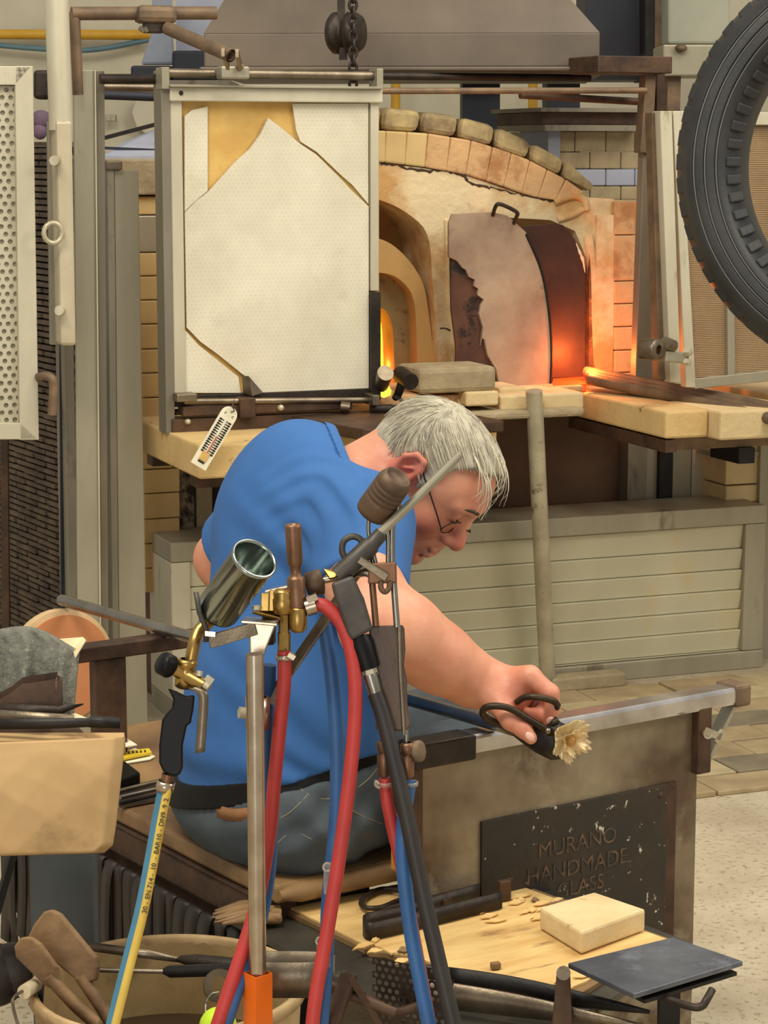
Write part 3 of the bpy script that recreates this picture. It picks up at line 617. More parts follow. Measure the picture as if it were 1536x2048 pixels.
# furnace shoulder cover behind the post
sh = thing('shoulder_cover', 'blue grey tiled cover with dark slanting edge behind the screen', 'cover', FF.w(270, 320, -.5))
part('sheet', MB().slab([FF.w(205, 312, -.3), FF.w(345, 312, -.3), FF.w(345, 245, -.9), FF.w(250, 282, -.9)], .03), 'blue_sheet', sh)
part('edge', MB().bar(FF.w(208, 276, -.85), FF.w(330, 244, -.85), .01, .012), 'dark_iron', sh)
part('seam', MB().bar(FF.w(210, 296, -.4), FF.w(345, 302, -.4), .01, .008), 'dark_blue', sh)
solo('wall_disc', MB().lathe([(0, .03), (.1, .03), (.105, .02), (.105, 0)], W(312, 226, 9.95), (0, -1, 0), 10, False), 'wall_paint', 'cream rounded plate on the wall behind the posts', 'plate')
solo('wall_switch', wbox(210, 229, 231, 243, 9.9, .05), 'galv', 'small grey bracket on the wall between posts', 'bracket', bev=.004)
mat('purple', (120, 96, 116), (96, 80, 96), 30, .9)
solo('rag', MB().ell(W(82, 238, 6.6), (.03, .02, .026)).ell(W(80, 262, 6.6), (.022, .02, .025)), 'purple', 'dull purple rag hanging between left panel and tube', 'rag')
solo('shelf_box', wbox(66, 335, 110, 430, 6.8, .2), 'galv', 'grey box seen between the left panel and sleeve', 'box')
solo('pipe_bracket', wbox(66, 140, 100, 198, 6.3, .1), 'dark_iron', 'dark bracket block beside the left panel top', 'bracket', bev=.01)
# hood
hd = thing('extraction_hood', 'big grey brown sheet metal extraction hood above the furnace', 'hood', FF.w(800, 134, -.05))
HF_ = fr_yaw(FF.p(0, -.05, 0), -2); ha0 = HF_.l(408, 120, -.05)[0]; ha1 = HF_.l(1199, 120, -.05)[0]; hz0 = HF_.l(800, 134, -.05)[1]; hz1 = HF_.l(800, 66, -.05)[1]; p = HF_.p
part('band', MB().hexa([p(ha0, -1.3, hz0), p(ha1, -1.3, hz0), p(ha1, -.05, hz0), p(ha0, -.05, hz0), p(ha0, -1.3, hz1), p(ha1, -1.3, hz1), p(ha1, -.05, hz1), p(ha0, -.05, hz1)]), 'hood', hd, bev=.004)
k1 = .62
part('cone', MB().hexa([p(ha0, -1.3, hz1), p(ha1, -1.3, hz1), p(ha1, -.05, hz1), p(ha0, -.05, hz1), p(ha0+k1*.55, -1.0, hz1+k1), p(ha1-k1*.85, -1.0, hz1+k1), p(ha1-k1*.85, -.42, hz1+k1), p(ha0+k1*.55, -.42, hz1+k1)]), 'hood', hd)
part('lip', MB().box(HF_, ha0-.01, ha1+.03, -1.3, -.02, hz0-.012, hz0), 'hood', hd, bev=.004)
# pulley and chain
pu = thing('pulley', 'sooty round pulley block hanging in front of the hood', 'pulley', W(688, 110, 6.1))
pc = W(690, 66, 6.1)
part('wheel', MB().lathe([(0, -.04), (.045, -.04), (.055, -.03), (.055, -.012), (.04, -.008), (.04, .008), (.055, .012), (.055, .03), (.045, .045), (0, .045)], pc, (.92, -.38, 0), 24), 'dark_iron', pu)
part('bracket', MB().bar(pc+Vector((-.01, 0, 0)), pc+Vector((-.01, 0, .35)), .02, .04), 'dark_iron', pu)
part('stem', MB().bar(pc+Vector((-.005, 0, -.03)), pc+Vector((-.005, 0, -.07)), .022, .022), 'dark_iron', pu)
ch = thing('chain', 'dark link chain hanging from above to the screen frame', 'chain', W(706, 180, 5.95))
lk = None
y = -30; i = 0
zt_, zb_ = W(706, -30, 5.95).z, W(706, 176, 5.95).z; nl = 13; stp = (zt_-zb_)/nl; xx = W(706, 80, 5.95).x
def link_mb(c, ln, ww, r, ang):
    d = Vector((math.cos(ang), math.sin(ang), 0)); pts = []
    for t in np.linspace(0, 2*math.pi, 15):
        pts.append(c+d*(ww*math.cos(t))+Vector((0, 0, ln*math.sin(t)*(1 if abs(math.sin(t)) > .5 else 1))))
    return MB().tube(pts, r, 6, False)
for i in range(nl):
    c = Vector((xx, 5.95, zb_+stp*(i+.5)))
    if i < 2: part('link', link_mb(c, stp*.72, .010, .0042, .3+1.57*(i % 2)), 'dark_iron', ch); L2 = [o for o in ch.children]
    else:
        o = copy_of(L2[i % 2], parent=ch); o.location = L2[i % 2].location.copy(); o.location.z += stp*(i-(i % 2))
# ================================================================ RIGHT SIDE
rp_ = thing('steel_post', 'tall rusty steel upright right of the furnace arch with brown cap beam', 'post', FF.w(1305, 790, .1))
vpost('upper_plate', 1292, 1281, 1313, 1304, 150, 306, .06, .10, 'rust_tube', rp_)
vpost('web', 1287, 1270, 1306, 1310, 306, 790, .05, .085, 'galv_dark', rp_)
vpost('back_flange', 1313, 1316, 1330, 1342, 140, 790, .03, .05, 'brown_iron', rp_)
part('cap_beam', fbn(1196, 112, 1345, 146, -.05, .14), 'brown_iron', rp_, bev=.003)
co = thing('background_column', 'dark tall columns far behind the hood at upper right', 'column', W(1250, 140, 8.6))
part('column', wbox(1170, -60, 1290, 112, 8.8, .4), 'dark_blue', co)
part('column', wbox(1291, -60, 1310, 160, 8.6, .4), 'black_iron', co)
part('column', wbox(1310, -60, 1336, 160, 8.6, .4), 'rust_tube', co)
part('column', wbox(1095, 140, 1160, 330, 8.9, .3), 'dark_blue', co)
part('column', wbox(925, 150, 1000, 330, 8.9, .3), 'dark_blue', co)
part('crossbeam', wbox(760, 138, 1290, 160, 8.8, .3), 'black_iron', co)
mat('pale_green_wall', (146, 150, 136), (168, 168, 150), 2, .8)
solo('machine_cabinet', wbox(1336, -80, 1460, 88, 8.4, .5), 'pale_green_wall', 'pale grey green cabinet behind the tyre top', 'cabinet', bev=.01)
sgp = None
sg = thing('machine_box', 'beige grey steel box with knob below the pale cabinet', 'box', W(1390, 150, 8.0))
part('body', wbox(1326, 89, 1450, 152, 8.0, .3), 'galv', sg, bev=.006); part('pedestal', MB().hexa([Vector((W(1336, 152, 8.0).x, 8.05, 0)), Vector((W(1362, 152, 8.0).x, 8.05, 0)), Vector((W(1362, 152, 8.0).x, 8.2, 0)), Vector((W(1336, 152, 8.0).x, 8.2, 0)), W(1336, 152, 8.05), W(1362, 152, 8.05), W(1362, 152, 8.05)+Vector((0, .15, 0)), W(1336, 152, 8.05)+Vector((0, .15, 0))]), 'rust_tube', sg); part('knob', MB().ell(W(1362, 96, 7.98), (.022, .02, .014)), 'rust_tube', sg)
bb = thing('rear_kiln', 'pale brick kiln box under a steel channel behind the arch', 'kiln', FF.w(1190, 420, -.9))
rows = [262, 304, 338, 372, 400]
for i in range(4):
    xs = [1118, 1180, 1242, 1300] if i % 2 else [1118, 1150, 1212, 1270, 1300]
    for j in range(len(xs)-1):
        part('brick', fb(MB(), xs[j]+.6, rows[i]+.6, xs[j+1]-.6, rows[i+1]-.6, -1.3, -.9), 'blue_sheet' if i == 2 else 'slab_grey', bb, bev=.004)
part('channel', fbn(1082, 224, 1290, 250, -1.2, -.85), 'brown_iron', bb, bev=.003); part('channel_lip', fbn(1082, 216, 1290, 224, -1.2, -.80), 'galv_dark', bb); part('leg', fbn(1096, 250, 1120, 400, -1.1, -.88), 'blue_grey', bb)
ka, kb = FF.l(1125, 330, -.95)[0], FF.l(1290, 330, -.95)[0]
part('frame_leg', MB().box(FF, ka, ka+.05, -1.3, -1.25, 0, FF.l(1200, 398, -.9)[1]), 'brown_iron', bb); part('frame_leg', MB().box(FF, kb-.05, kb, -1.3, -1.25, 0, FF.l(1200, 398, -.9)[1]), 'brown_iron', bb)
part('lower_lip', fbn(1090, 250, 1290, 262, -1.2, -.82), 'galv_dark', bb)
# mesh screen on the right
rs2 = thing('mesh_screen', 'brown wire mesh screen in pale frame behind the tyre', 'screen', FF.w(1420, 790, .38))
def strip4(px, n0, n1):
    A = [FF.w(x, y, n1) for x, y in px]; B = [v+FF.Y*(n0-n1) for v in A]
    return MB().hexa(A+B)
part('stile', strip4([(1346, 222), (1362, 222), (1392, 775), (1372, 775)], .33, .36), 'galv_light', rs2, bev=.002)
part('hinge_bar', strip4([(1303, 225), (1318, 225), (1338, 760), (1318, 760)], .30, .34), 'rust_tube', rs2, bev=.002)
part('hinge_bar', strip4([(1320, 222), (1344, 222), (1362, 765), (1341, 765)], .33, .37), 'galv_light', rs2, bev=.002)
part('top_rail', strip4([(1362, 222), (1640, 226), (1640, 250), (1362, 250)], .33, .36), 'galv_light', rs2, bev=.002)
part('bottom_rail', strip4([(1388, 758), (1640, 730), (1640, 752), (1390, 778)], .33, .36), 'galv', rs2, bev=.002)
part('mid_stile', strip4([(1452, 250), (1466, 250), (1471, 752), (1456, 756)], .33, .358), 'galv', rs2, bev=.002)
m = mat('mesh_brown', (168, 140, 104), (140, 112, 80), 3, .7, 0, .0, spot=(120, 70, 44), ssc=2.4, sth=.56, swid=.12)
nt = m.node_tree; wv = nt.nodes.new('ShaderNodeTexWave'); wv.wave_type = 'BANDS'; wv.bands_direction = 'Z'; wv.inputs['Scale'].default_value = 62; wv.inputs['Distortion'].default_value = .8; wv.inputs['Detail Scale'].default_value = 3
tc = nt.nodes.new('ShaderNodeTexCoord'); nt.links.new(tc.outputs['Object'], wv.inputs[0]); bp = nt.nodes.new('ShaderNodeBump'); bp.inputs['Strength'].default_value = .7; bp.inputs['Distance'].default_value = .006
nt.links.new(wv.outputs[1], bp.inputs['Height']); nt.links.new(bp.outputs[0], nt.nodes['Principled BSDF'].inputs['Normal'])
part('mesh_sheet', strip4([(1360, 248), (1640, 248), (1640, 735), (1388, 762)], .335, .345), 'mesh_brown', rs2)
hb = thing('pipe_clamp', 'round grey pipe clamp bolted at the foot of the mesh screen', 'clamp', FF.w(1335, 715, .42))
hc = FF.w(1318, 700, .46); hx = (FF.X*.5+FF.Y*.85).normalized()
part('ring', MB().lathe([(.014, .0), (.026, .0), (.03, -.01), (.03, -.05), (.022, -.055), (.014, -.05), (.014, 0)], hc, hx, 20), 'steel_worn', hb)
part('arm', MB().bar(FF.w(1326, 712, .43), FF.w(1372, 716, .40), .025, .03), 'galv', hb, bev=.004)
part('bolt', MB().lathe([(0, .02), (.011, .018), (.013, 0)], FF.w(1370, 704, .41), hx, 6, False), 'zinc', hb)
part('bolt', MB().lathe([(0, .02), (.011, .018), (.013, 0)], FF.w(1368, 724, .41), hx, 6, False), 'zinc', hb)
part('sleeve', MB().tube([FF.w(1330, 686, .44), FF.w(1345, 692, .42)], .018, 12), 'steel_worn', hb)
# tyre
ty = thing('tyre', 'black rubber truck tyre hanging at the upper right edge', 'tyre', W(1760, 740, 5.2))
mat('rubber', (36, 37, 38), (48, 48, 48), 9, .45, 0, .15, 80)
mat('rubber_groove', (120, 120, 116), None, rough=.5)
tcn = W(1790, 326, 5.2); tax = Vector((-.30, -.94, .05)).normalized(); sp = 5.2/FPX/math.cos(.1)
Ro = 432*sp; Ri = 300*sp; wd_ = Ro-Ri
prof = []
NG = 30
def gz(t):                                    # tread height over the ring width
    base = .075*(1-abs(2*t-1)**3.2)
    for g in (.33, .5, .67):
        if abs(t-g) < .022: base -= .008
    return base
ts = sorted(set([i/NG for i in range(NG+1)]+[g+d for g in (.33, .5, .67) for d in (-.024, -.021, .021, .024)]))
prof = [(Ri+wd_*t, gz(t)) for t in ts]
prof = [(Ri, -.10)]+prof+[(Ro, -.10), (Ri, -.10)]
part('carcass', MB().lathe(prof, tcn, tax, 96), 'rubber', ty)
u_ = tax.cross(Vector((0, 0, 1))).normalized(); w_ = tax.cross(u_)
for g in (.33, .5, .67):
    r = Ri+wd_*g
    part('tread_groove', MB().tube([tcn+tax*(gz(g)+.001)+(u_*math.cos(t)+w_*math.sin(t))*r for t in np.linspace(0, 2*math.pi, 97)], .0024, 5, False), 'rubber_groove', ty, 'thin pale line in a tread groove')  # paler tube laid along each groove
lug0 = lug1 = None
for i in range(56):
    t = 2*math.pi*i/56; d = u_*math.cos(t)+w_*math.sin(t); tg = tax.cross(d)
    def lg(r0, r1, h0, h1, wt):
        a = tcn+d*r0+tax*h0; b = tcn+d*r1+tax*h1
        return MB().bar(a, b, wt, .030, tax)
    part('tread_lug', lg(Ro-.012, Ro-.046, .020, .050, .040), 'rubber', ty, bev=.004)
    part('tread_lug', lg(Ri+.006, Ri+.036, .022, .052, .024), 'rubber', ty, bev=.004)
# ================================================================ GLASSMAKER'S BENCH
ZS = .46
def WD(px, py, D): return C0+ray(px, py)*D
mat('seat_wood', (150, 118, 78), (110, 82, 54), 6, .55, 0, .3, 40, st=(1, 1, 1), spot=(80, 60, 42), ssc=9, sth=.62, swid=.1)
mat('seat_edge', (124, 84, 48), (90, 60, 36), 8, .6, 0, .4, 30)
mat('bench_plate', (118, 94, 70), (84, 66, 50), 5, .55, .25, .2, 60, spot=(150, 136, 112), ssc=3.2, sth=.56, swid=.16)
mat('bench_face', (160, 146, 118), (92, 72, 54), 3.4, .5, .3, .3, 60, spot=(184, 174, 148), ssc=4, sth=.54, swid=.16)
mat('plaque', (40, 38, 34), (60, 50, 38), 7, .5, .2, .3, 60, spot=(196, 190, 172), ssc=46, sth=.635, swid=.02)
mat('plaque_letter', (104, 80, 58), (62, 52, 42), 60, .7, lo=.42, hi=.58)
mat('rail_shine', (214, 212, 212), (170, 164, 160), 9, .2, .9, .05)
bn = thing('glassmaker_bench', 'rusty steel glassmaker bench with wooden seat, side panel and two rails', 'bench', BF.p(.2, -.45, 0))
cS = Z(553, 1772, ZS)-BF.o; aS, nS = cS.dot(BF.X), cS.dot(BF.Y)
part('seat_board', MB().box(BF, aS, .62, nS-.98, nS, ZS-.03, ZS), 'seat_wood', bn, 'worn brown wooden seat board', bev=.006)
part('seat_lip', MB().tube(spl([BF.p(aS+.004, nS, ZS-.0165), BF.p(aS+.2, nS+.004, ZS-.0155), BF.p(.02, nS, ZS-.0165)], 6), [.008]+[.0158]*11+[.008], 12), 'seat_wood', bn, 'rounded worn front edge of the seat')
part('side_beam', MB().box(BF, aS-.005, aS+.05, nS-.98, nS-.02, ZS-.10, ZS-.031), 'brown_iron', bn, bev=.003)
part('side_beam', MB().box(BF, aS-.012, aS-.006, nS-.98, nS+.0, ZS-.075, ZS-.036), 'brown_iron', bn)
part('front_beam', MB().box(BF, aS+.05, .0, nS-.06, nS-.02, ZS-.05, ZS-.031), 'black_iron', bn)
# near rail and its panel
a1 = BF.l(1498, 1372, 0)[0]
ap = BF.l(1394, 1500, -.02)[0]
part('near_rail', MB().box(BF, -.005, a1, -.045, .0, BZ-.03, BZ), 'rail_shine', bn, 'polished near rail, dark at its near end', bev=.006)
part('rail_end', MB().box(BF, -.012, .10, -.047, .002, BZ-.038, BZ+.001), 'dark_iron', bn, 'dark scorched end of the near rail', bev=.004)
part('side_panel', MB().box(BF, .012, ap, -.030, -.018, 0.0, BZ-.031), 'bench_face', bn, 'rusty sheet steel side panel', bev=.002)
part('panel_edge', MB().box(BF, -.004, .012, -.045, -.016, .0, BZ-.039), 'brown_iron', bn)
mat('scorched_wood', (200, 140, 60), (40, 30, 24), 9, .8, 0, .6, 40, lo=.50, hi=.56)
part('wooden_post', MB().box(BF, .0, .03, -.085, -.046, ZS+.001, BZ-.02), 'scorched_wood', bn, 'charred orange wooden post under the rail', bev=.004)
q0 = BF.l(966, 1640, -.01); q1 = BF.l(1337, 1572, -.01); qz = BF.l(1150, 1800, -.01)[1]
plq = part('plaque', MB().box(BF, q0[0], q1[0], -.0175, -.012, .20, (q0[1]+q1[1])/2), 'plaque', bn, 'black sheet plaque with scratched lettering', bev=.001)
part('plaque_border', MB().box(BF, q1[0]+.002, q1[0]+.022, -.0175, -.015, .20, (q0[1]+q1[1])/2), 'brown_iron', bn)
for t, px, py, sz in (('MURANO', 1155, 1700, .037), ('HANDMADE', 1155, 1747, .037), ('GLASS', 1160, 1786, .035)):
    a_, z_ = BF.l(px, py, -.012)
    part('lettering', text_mb(t, BF, a_, z_, -.0113, sz), 'plaque_letter', plq, 'scratched letters %s' % t)
part('screw', MB().lathe([(0, .003), (.005, .002), (.006, 0)], BF.w(1322, 1590, -.012), BF.Y, 8), 'brown_iron', plq)
hk = MB().box(BF, BF.l(1398, 1480, .0)[0], BF.l(1424, 1480, .0)[0], -.02, .0, BF.l(1410, 1548, 0)[1], BF.l(1410, 1415, 0)[1])
ebk = part('end_bracket', hk, 'brown_iron', bn, bev=.003)
part('wing_screw', MB().tube([BF.w(1412, 1468, -.0), BF.w(1416, 1470, .03)], .007, 8).bar(BF.w(1412, 1462, .03), BF.w(1440, 1474, .03), .006, .012).bar(BF.w(1430, 1484, .03), BF.w(1446, 1462, .03), .006, .01), 'zinc', ebk)
part('rail_brace', MB().bar(BF.p(a1-.02, -.02, BZ-.03), BF.p(ap+.02, -.03, BZ-.13), .03, .006), 'galv', bn)
part('end_cap', MB().box(BF, a1-.03, a1+.004, -.05, .004, BZ-.034, BZ+.004), 'rust_tube', bn, bev=.006)
# far rail with its post
r0 = Z(158, 1297, BZ); r1 = Z(372, 1270, BZ); dr = (r1-r0); dr.z = 0
cR = r0-BF.o; nR = cR.dot(BF.Y); aR0 = cR.dot(BF.X)
part('far_rail', MB().box(BF, aR0-.35, aR0+.75, nR-.04, nR, BZ-.028, BZ), 'brown_iron', bn, 'rusty far rail behind the seat', bev=.003)
c0_ = BF.l(192, 1400, nR-.005)[0]; c1_ = BF.l(254, 1400, nR-.005)[0]
part('rail_post', MB().box(BF, c0_, c1_, nR-.03, nR-.005, 0, BZ-.029), 'brown_iron', bn, bev=.002)
part('leg', MB().box(BF, aS+.02, aS+.07, nS-.95, nS-.90, 0, ZS-.10), 'black_iron', bn)
part('leg', MB().box(BF, aS+.06, aS+.10, nS-.10, nS-.06, 0, ZS-.05), 'black_iron', bn)
# ================================================================ SIGNED DISTANCE MODELLING FOR THE PERSON
def A3(v): return np.array(v, dtype=np.float32)
def sell(P, c, r, R=None):
    q = P-A3(c)
    if R is not None: q = q@R.T
    r = A3(r); k0 = np.linalg.norm(q/r, axis=1); k1 = np.linalg.norm(q/(r*r), axis=1)+1e-9
    return k0*(k0-1)/k1
def scone(P, a, b, ra, rb):
    a = A3(a); b = A3(b); d = b-a; t = np.clip(((P-a)@d)/float(d@d), 0, 1)
    return np.linalg.norm(P-a-t[:, None]*d, axis=1)-(ra+(rb-ra)*t)
def smin(a, b, k):
    h = np.clip(.5+.5*(b-a)/k, 0, 1); return b+(a-b)*h-k*h*(1-h)
def smax(a, b, k): return -smin(-a, -b, k)
def chain(P, pts, k=.012):
    d = None
    for (a, ra), (b, rb) in zip(pts[:-1], pts[1:]):
        c = scone(P, a, b, ra, rb); d = c if d is None else smin(d, c, k)
    return d
def surface_nets(f, lo, hi, h, B=8):
    lo = A3(lo); n = (np.ceil((A3(hi)-lo)/h/B).astype(int)*B)
    D = np.ones(n+1, dtype=np.float32)
    nb = n//B
    I = np.stack(np.meshgrid(*[np.arange(k) for k in nb], indexing='ij'), -1).reshape(-1, 3)
    c = lo+(I*B+B/2)*h
    dc = f(c.astype(np.float32)); rad = B*h*.5*1.75*1.35
    loc = np.stack(np.meshgrid(*[np.arange(B+1)]*3, indexing='ij'), -1).reshape(-1, 3)
    for i in np.nonzero(dc < -rad)[0]:
        a = I[i]*B; D[a[0]:a[0]+B+1, a[1]:a[1]+B+1, a[2]:a[2]+B+1] = -1
    act = np.nonzero(np.abs(dc) <= rad)[0]
    for s in range(0, len(act), 300):
        g = (I[act[s:s+300]]*B)[:, None, :]+loc[None]; g = g.reshape(-1, 3)
        D[g[:, 0], g[:, 1], g[:, 2]] = f((lo+g*h).astype(np.float32))
    S = D < 0
    cnt = np.zeros(n, dtype=np.int8)
    for dx in (0, 1):
        for dy in (0, 1):
            for dz in (0, 1): cnt += S[dx:n[0]+dx, dy:n[1]+dy, dz:n[2]+dz]
    cells = np.argwhere((cnt > 0) & (cnt < 8))
    idx = -np.ones(n, dtype=np.int32); idx[cells[:, 0], cells[:, 1], cells[:, 2]] = np.arange(len(cells))
    acc = np.zeros((len(cells), 3), np.float32); num = np.zeros(len(cells), np.float32)
    cor = [np.array((a, b, c)) for a in (0, 1) for b in (0, 1) for c in (0, 1)]
    for i in range(8):
        for j in range(i+1, 8):
            if np.abs(cor[i]-cor[j]).sum() != 1: continue
            p = cells+cor[i]; q = cells+cor[j]
            d0 = D[p[:, 0], p[:, 1], p[:, 2]]; d1 = D[q[:, 0], q[:, 1], q[:, 2]]
            m = (d0 < 0) != (d1 < 0); t = np.where(m, d0/(d0-d1+1e-12), 0)
            acc += np.where(m[:, None], cor[i]+(cor[j]-cor[i])*t[:, None], 0); num += m
    V = lo+(cells+acc/num[:, None])*h
    F = []
    for ax in range(3):
        e = np.zeros(3, int); e[ax] = 1; u = np.zeros(3, int); u[(ax+1) % 3] = 1; w = np.zeros(3, int); w[(ax+2) % 3] = 1
        S0 = S[:-1, :-1, :-1]; S1 = S[e[0]:n[0]+e[0], e[1]:n[1]+e[1], e[2]:n[2]+e[2]]
        pts = np.argwhere(S0 != S1); pts = pts[(pts@u > 0) & (pts@w > 0)]
        fl_ = S0[pts[:, 0], pts[:, 1], pts[:, 2]]
        def g(q): return idx[q[:, 0], q[:, 1], q[:, 2]]
        Q = np.stack([g(pts), g(pts-u), g(pts-u-w), g(pts-w)], 1)
        Q = np.where(fl_[:, None], Q[:, ::-1], Q)
        F.append(Q[:, ::-1] if False else Q)
    F = np.concatenate(F); F = F[(F >= 0).all(1)]
    return V, F
def np_mesh(name, V, F, m, parent, label=None, smooth=2):
    off = np.array(wloc(parent)) if parent else np.zeros(3)
    me = bpy.data.meshes.new(name); me.from_pydata((V-off).tolist(), [], F.tolist())
    me.polygons.foreach_set('use_smooth', [True]*len(F)); me.materials.append(MATS[m])
    bm = bmesh.new(); bm.from_mesh(me)
    for _ in range(smooth): bmesh.ops.smooth_vert(bm, verts=bm.verts, factor=.5, use_axis_x=True, use_axis_y=True, use_axis_z=True)
    bmesh.ops.recalc_face_normals(bm, faces=bm.faces); bm.to_mesh(me); bm.free()
    o = bpy.data.objects.new(name, me); COL.objects.link(o)
    if parent: o.parent = parent
    return tag(o, label)
# ---------------------------------------------------------------- head frame
HP = math.radians(52); HY = math.radians(25); HK = 1.0
hF = Vector((math.cos(HP)*math.cos(HY), -math.cos(HP)*math.sin(HY), -math.sin(HP))); hR = Vector((-math.sin(HY), -math.cos(HY), 0)); hU = hR.cross(hF)
hO = WD(818, 946, 3.52)-hR*.075*HK
HM = np.array([list(hF), list(hU), list(hR)], dtype=np.float32)
def HL(P): return ((P-A3(hO))@HM.T)/HK
def HW(f, u, s): return hO+(hF*f+hU*u+hR*s)*HK
J = lambda px, py, D: WD(px, py, D)
neck_b = J(668, 1010, 3.56)
def face(P):
    L = HL(P); M = L.copy(); M[:, 2] = np.abs(M[:, 2])      # the face is built symmetrical
    d = sell(L, (.002, .018, 0), (.097, .080, .077))
    d = smin(d, sell(L, (.056, .030, 0), (.048, .052, .060)), .02)
    L0 = L; L = L-A3((.007, -.006, 0)); M = L.copy(); M[:, 2] = np.abs(M[:, 2])
    d = smin(d, sell(L, (.045, -.03, 0), (.050, .075, .056)), .025)
    d = smin(d, scone(M, (-.002, -.045, .052), (.074, -.100, .012), .021, .019), .03)
    d = smin(d, sell(L, (.087, -.102, 0), (.020, .018, .023)), .02)
    d = smin(d, sell(M, (.060, -.026, .040), (.026, .024, .024)), .02)
    d = smin(d, sell(L, (.083, -.062, 0), (.019, .026, .028)), .02)
    d = smin(d, scone(M, (.092, .032, .008), (.080, .031, .042), .011, .010), .014)
    d = smax(d, -sell(M, (.104, .011, .033), (.018, .013, .018)), .012)
    d = smin(d, sell(M, (.080, .010, .032), (.0130, .0125, .0135)), .003)
    d = smin(d, scone(M, (.090, .017, .020), (.086, .018, .045), .0028, .003), .004)
    d = smin(d, scone(L, (.090, .020, 0), (.116, -.027, 0), .0098, .0125), .012)
    d = smin(d, sell(L, (.116, -.029, 0), (.0135, .0125, .0140)), .008)
    d = smin(d, sell(M, (.104, -.034, .013), (.012, .009, .008)), .006)
    d = smin(d, scone(L, (.104, -.0605, -.018), (.104, -.0605, .018), .0068, .0062), .005)
    d = smin(d, scone(L, (.104, -.0745, -.014), (.104, -.0745, .014), .0082, .0078), .006)
    d = smax(d, -scone(M, (.113, -.0675, 0), (.097, -.0690, .027), .0030, .0020), .003)
    d = smax(d, -scone(M, (.097, -.042, .021), (.080, -.072, .036), .0022, .0018), .007)
    d = smax(d, -scone(L, (.096, -.087, -.012), (.096, -.087, .012), .003, .003), .008)
    d = smin(d, sell(L, (.038, -.112, 0), (.032, .020, .034)), .025)      # soft under the chin
    # ears
    L = L0
    for s in (1, -1):
        c = L.copy(); c[:, 2] *= s
        e = sell(c, (-.006, .006, .082), (.019, .033, .0085))
        e = smax(e, -sell(c, (-.003, .004, .089), (.0115, .020, .007)), .004)
        hx = [((.008, -.004, .083), .0035), ((.012, .022, .086), .004), ((.004, .038, .088), .0048), ((-.012, .036, .090), .005), ((-.023, .018, .091), .0048), ((-.020, -.006, .089), .0045), ((-.010, -.024, .085), .0055), ((.002, -.028, .081), .005)]
        e = smin(e, chain(c, hx, .003), .004)
        e = smin(e, scone(c, (.004, .020, .086), (-.010, .004, .087), .003, .003), .003)
        e = smin(e, sell(c, (.008, -.004, .082), (.005, .007, .005)), .003)
        d = smin(d, e, .005)
    d = smin(d, scone(P, HW(-.038, -.028, 0), neck_b, .060*HK, .074), .03)
    return d
# ---------------------------------------------------------------- body frame
SR, SL_ = J(712, 1062, 3.40), J(545, 1030, 3.76)
EL, WR = J(752, 1255, 3.27), J(982, 1372, 3.34)
ELl = J(446, 1118, 3.86)
T1, T2, T3 = J(622, 1060, 3.57), J(588, 1230, 3.57), J(572, 1420, 3.56)
BR = np.array([list(BF.X), list(BF.Y), [0, 0, 1]], dtype=np.float32)   # forward, right, up
def hand(P):
    d = scone(P, WR, J(1028, 1384, 3.325), .031, .031)
    for a, r in ((J(1060, 1353, 3.300), .0165), (J(1057, 1354, 3.322), .0165), (J(1044, 1370, 3.345), .0155), (J(1030, 1384, 3.362), .0145)):
        d = smin(d, scone(P, J(1000, 1374, 3.335), a, .024, r), .012)
    d = smin(d, sell(P, J(1000, 1396, 3.315), (.026, .022, .024)), .014)
    fg = [[(J(1060, 1353, 3.300), .0155), (J(1101, 1386, 3.290), .0128), (J(1106, 1416, 3.292), .0108), (J(1097, 1446, 3.298), .0085)],
          [(J(1057, 1354, 3.322), .0155), (J(1097, 1398, 3.318), .0125), (J(1085, 1428, 3.312), .0110), (J(1058, 1428, 3.305), .0092)],
          [(J(1044, 1370, 3.345), .0150), (J(1080, 1414, 3.340), .0120), (J(1066, 1437, 3.330), .0105), (J(1040, 1424, 3.322), .0090)],
          [(J(1030, 1384, 3.362), .0140), (J(1058, 1424, 3.358), .0105), (J(1046, 1437, 3.350), .0095), (J(1022, 1426, 3.340), .0082)],
          [(J(992, 1398, 3.310), .0200), (J(1022, 1440, 3.282), .0150), (J(1046, 1458, 3.276), .0125), (J(1062, 1476, 3.272), .0095)]]
    for i, c in enumerate(fg): d = smin(d, chain(P, c, .006), .006 if i < 4 else .010)
    return d
def skin(P):
    d = face(P)
    d = smin(d, chain(P, [(T1, .10), (T2, .11), (T3, .12)], .03), .05)
    d = smin(d, chain(P, [(T1, .07), (SR, .055), (J(728, 1170, 3.31), .053), (EL, .049)], .03), .03)
    d = smin(d, chain(P, [(EL, .049), (J(805, 1268, 3.285), .056), (J(880, 1318, 3.31), .047), (J(945, 1358, 3.335), .036), (WR, .031)], .03), .03)
    d = smin(d, chain(P, [(T1, .06), (SL_, .06), (ELl, .044), (J(560, 1330, 3.80), .038), (J(640, 1345, 3.74), .030)], .03), .03)
    d = smin(d, sell(P, J(655, 1348, 3.72), (.045, .03, .035)), .02)
    d = smin(d, hand(P), .016)
    return d
def collar_plane():
    a, b = J(688, 921, 3.56), J(742, 1055, 3.44)
    n = (b-a).cross(Vector((-.12, .98, .06))).normalized()
    if n.x < 0: n = -n
    return a, n
cpA, cpN = collar_plane()
def wr(P, k, ph, s): return np.sin(P@A3(k)+ph+s*np.sin(P@A3((23, 11, 17))))
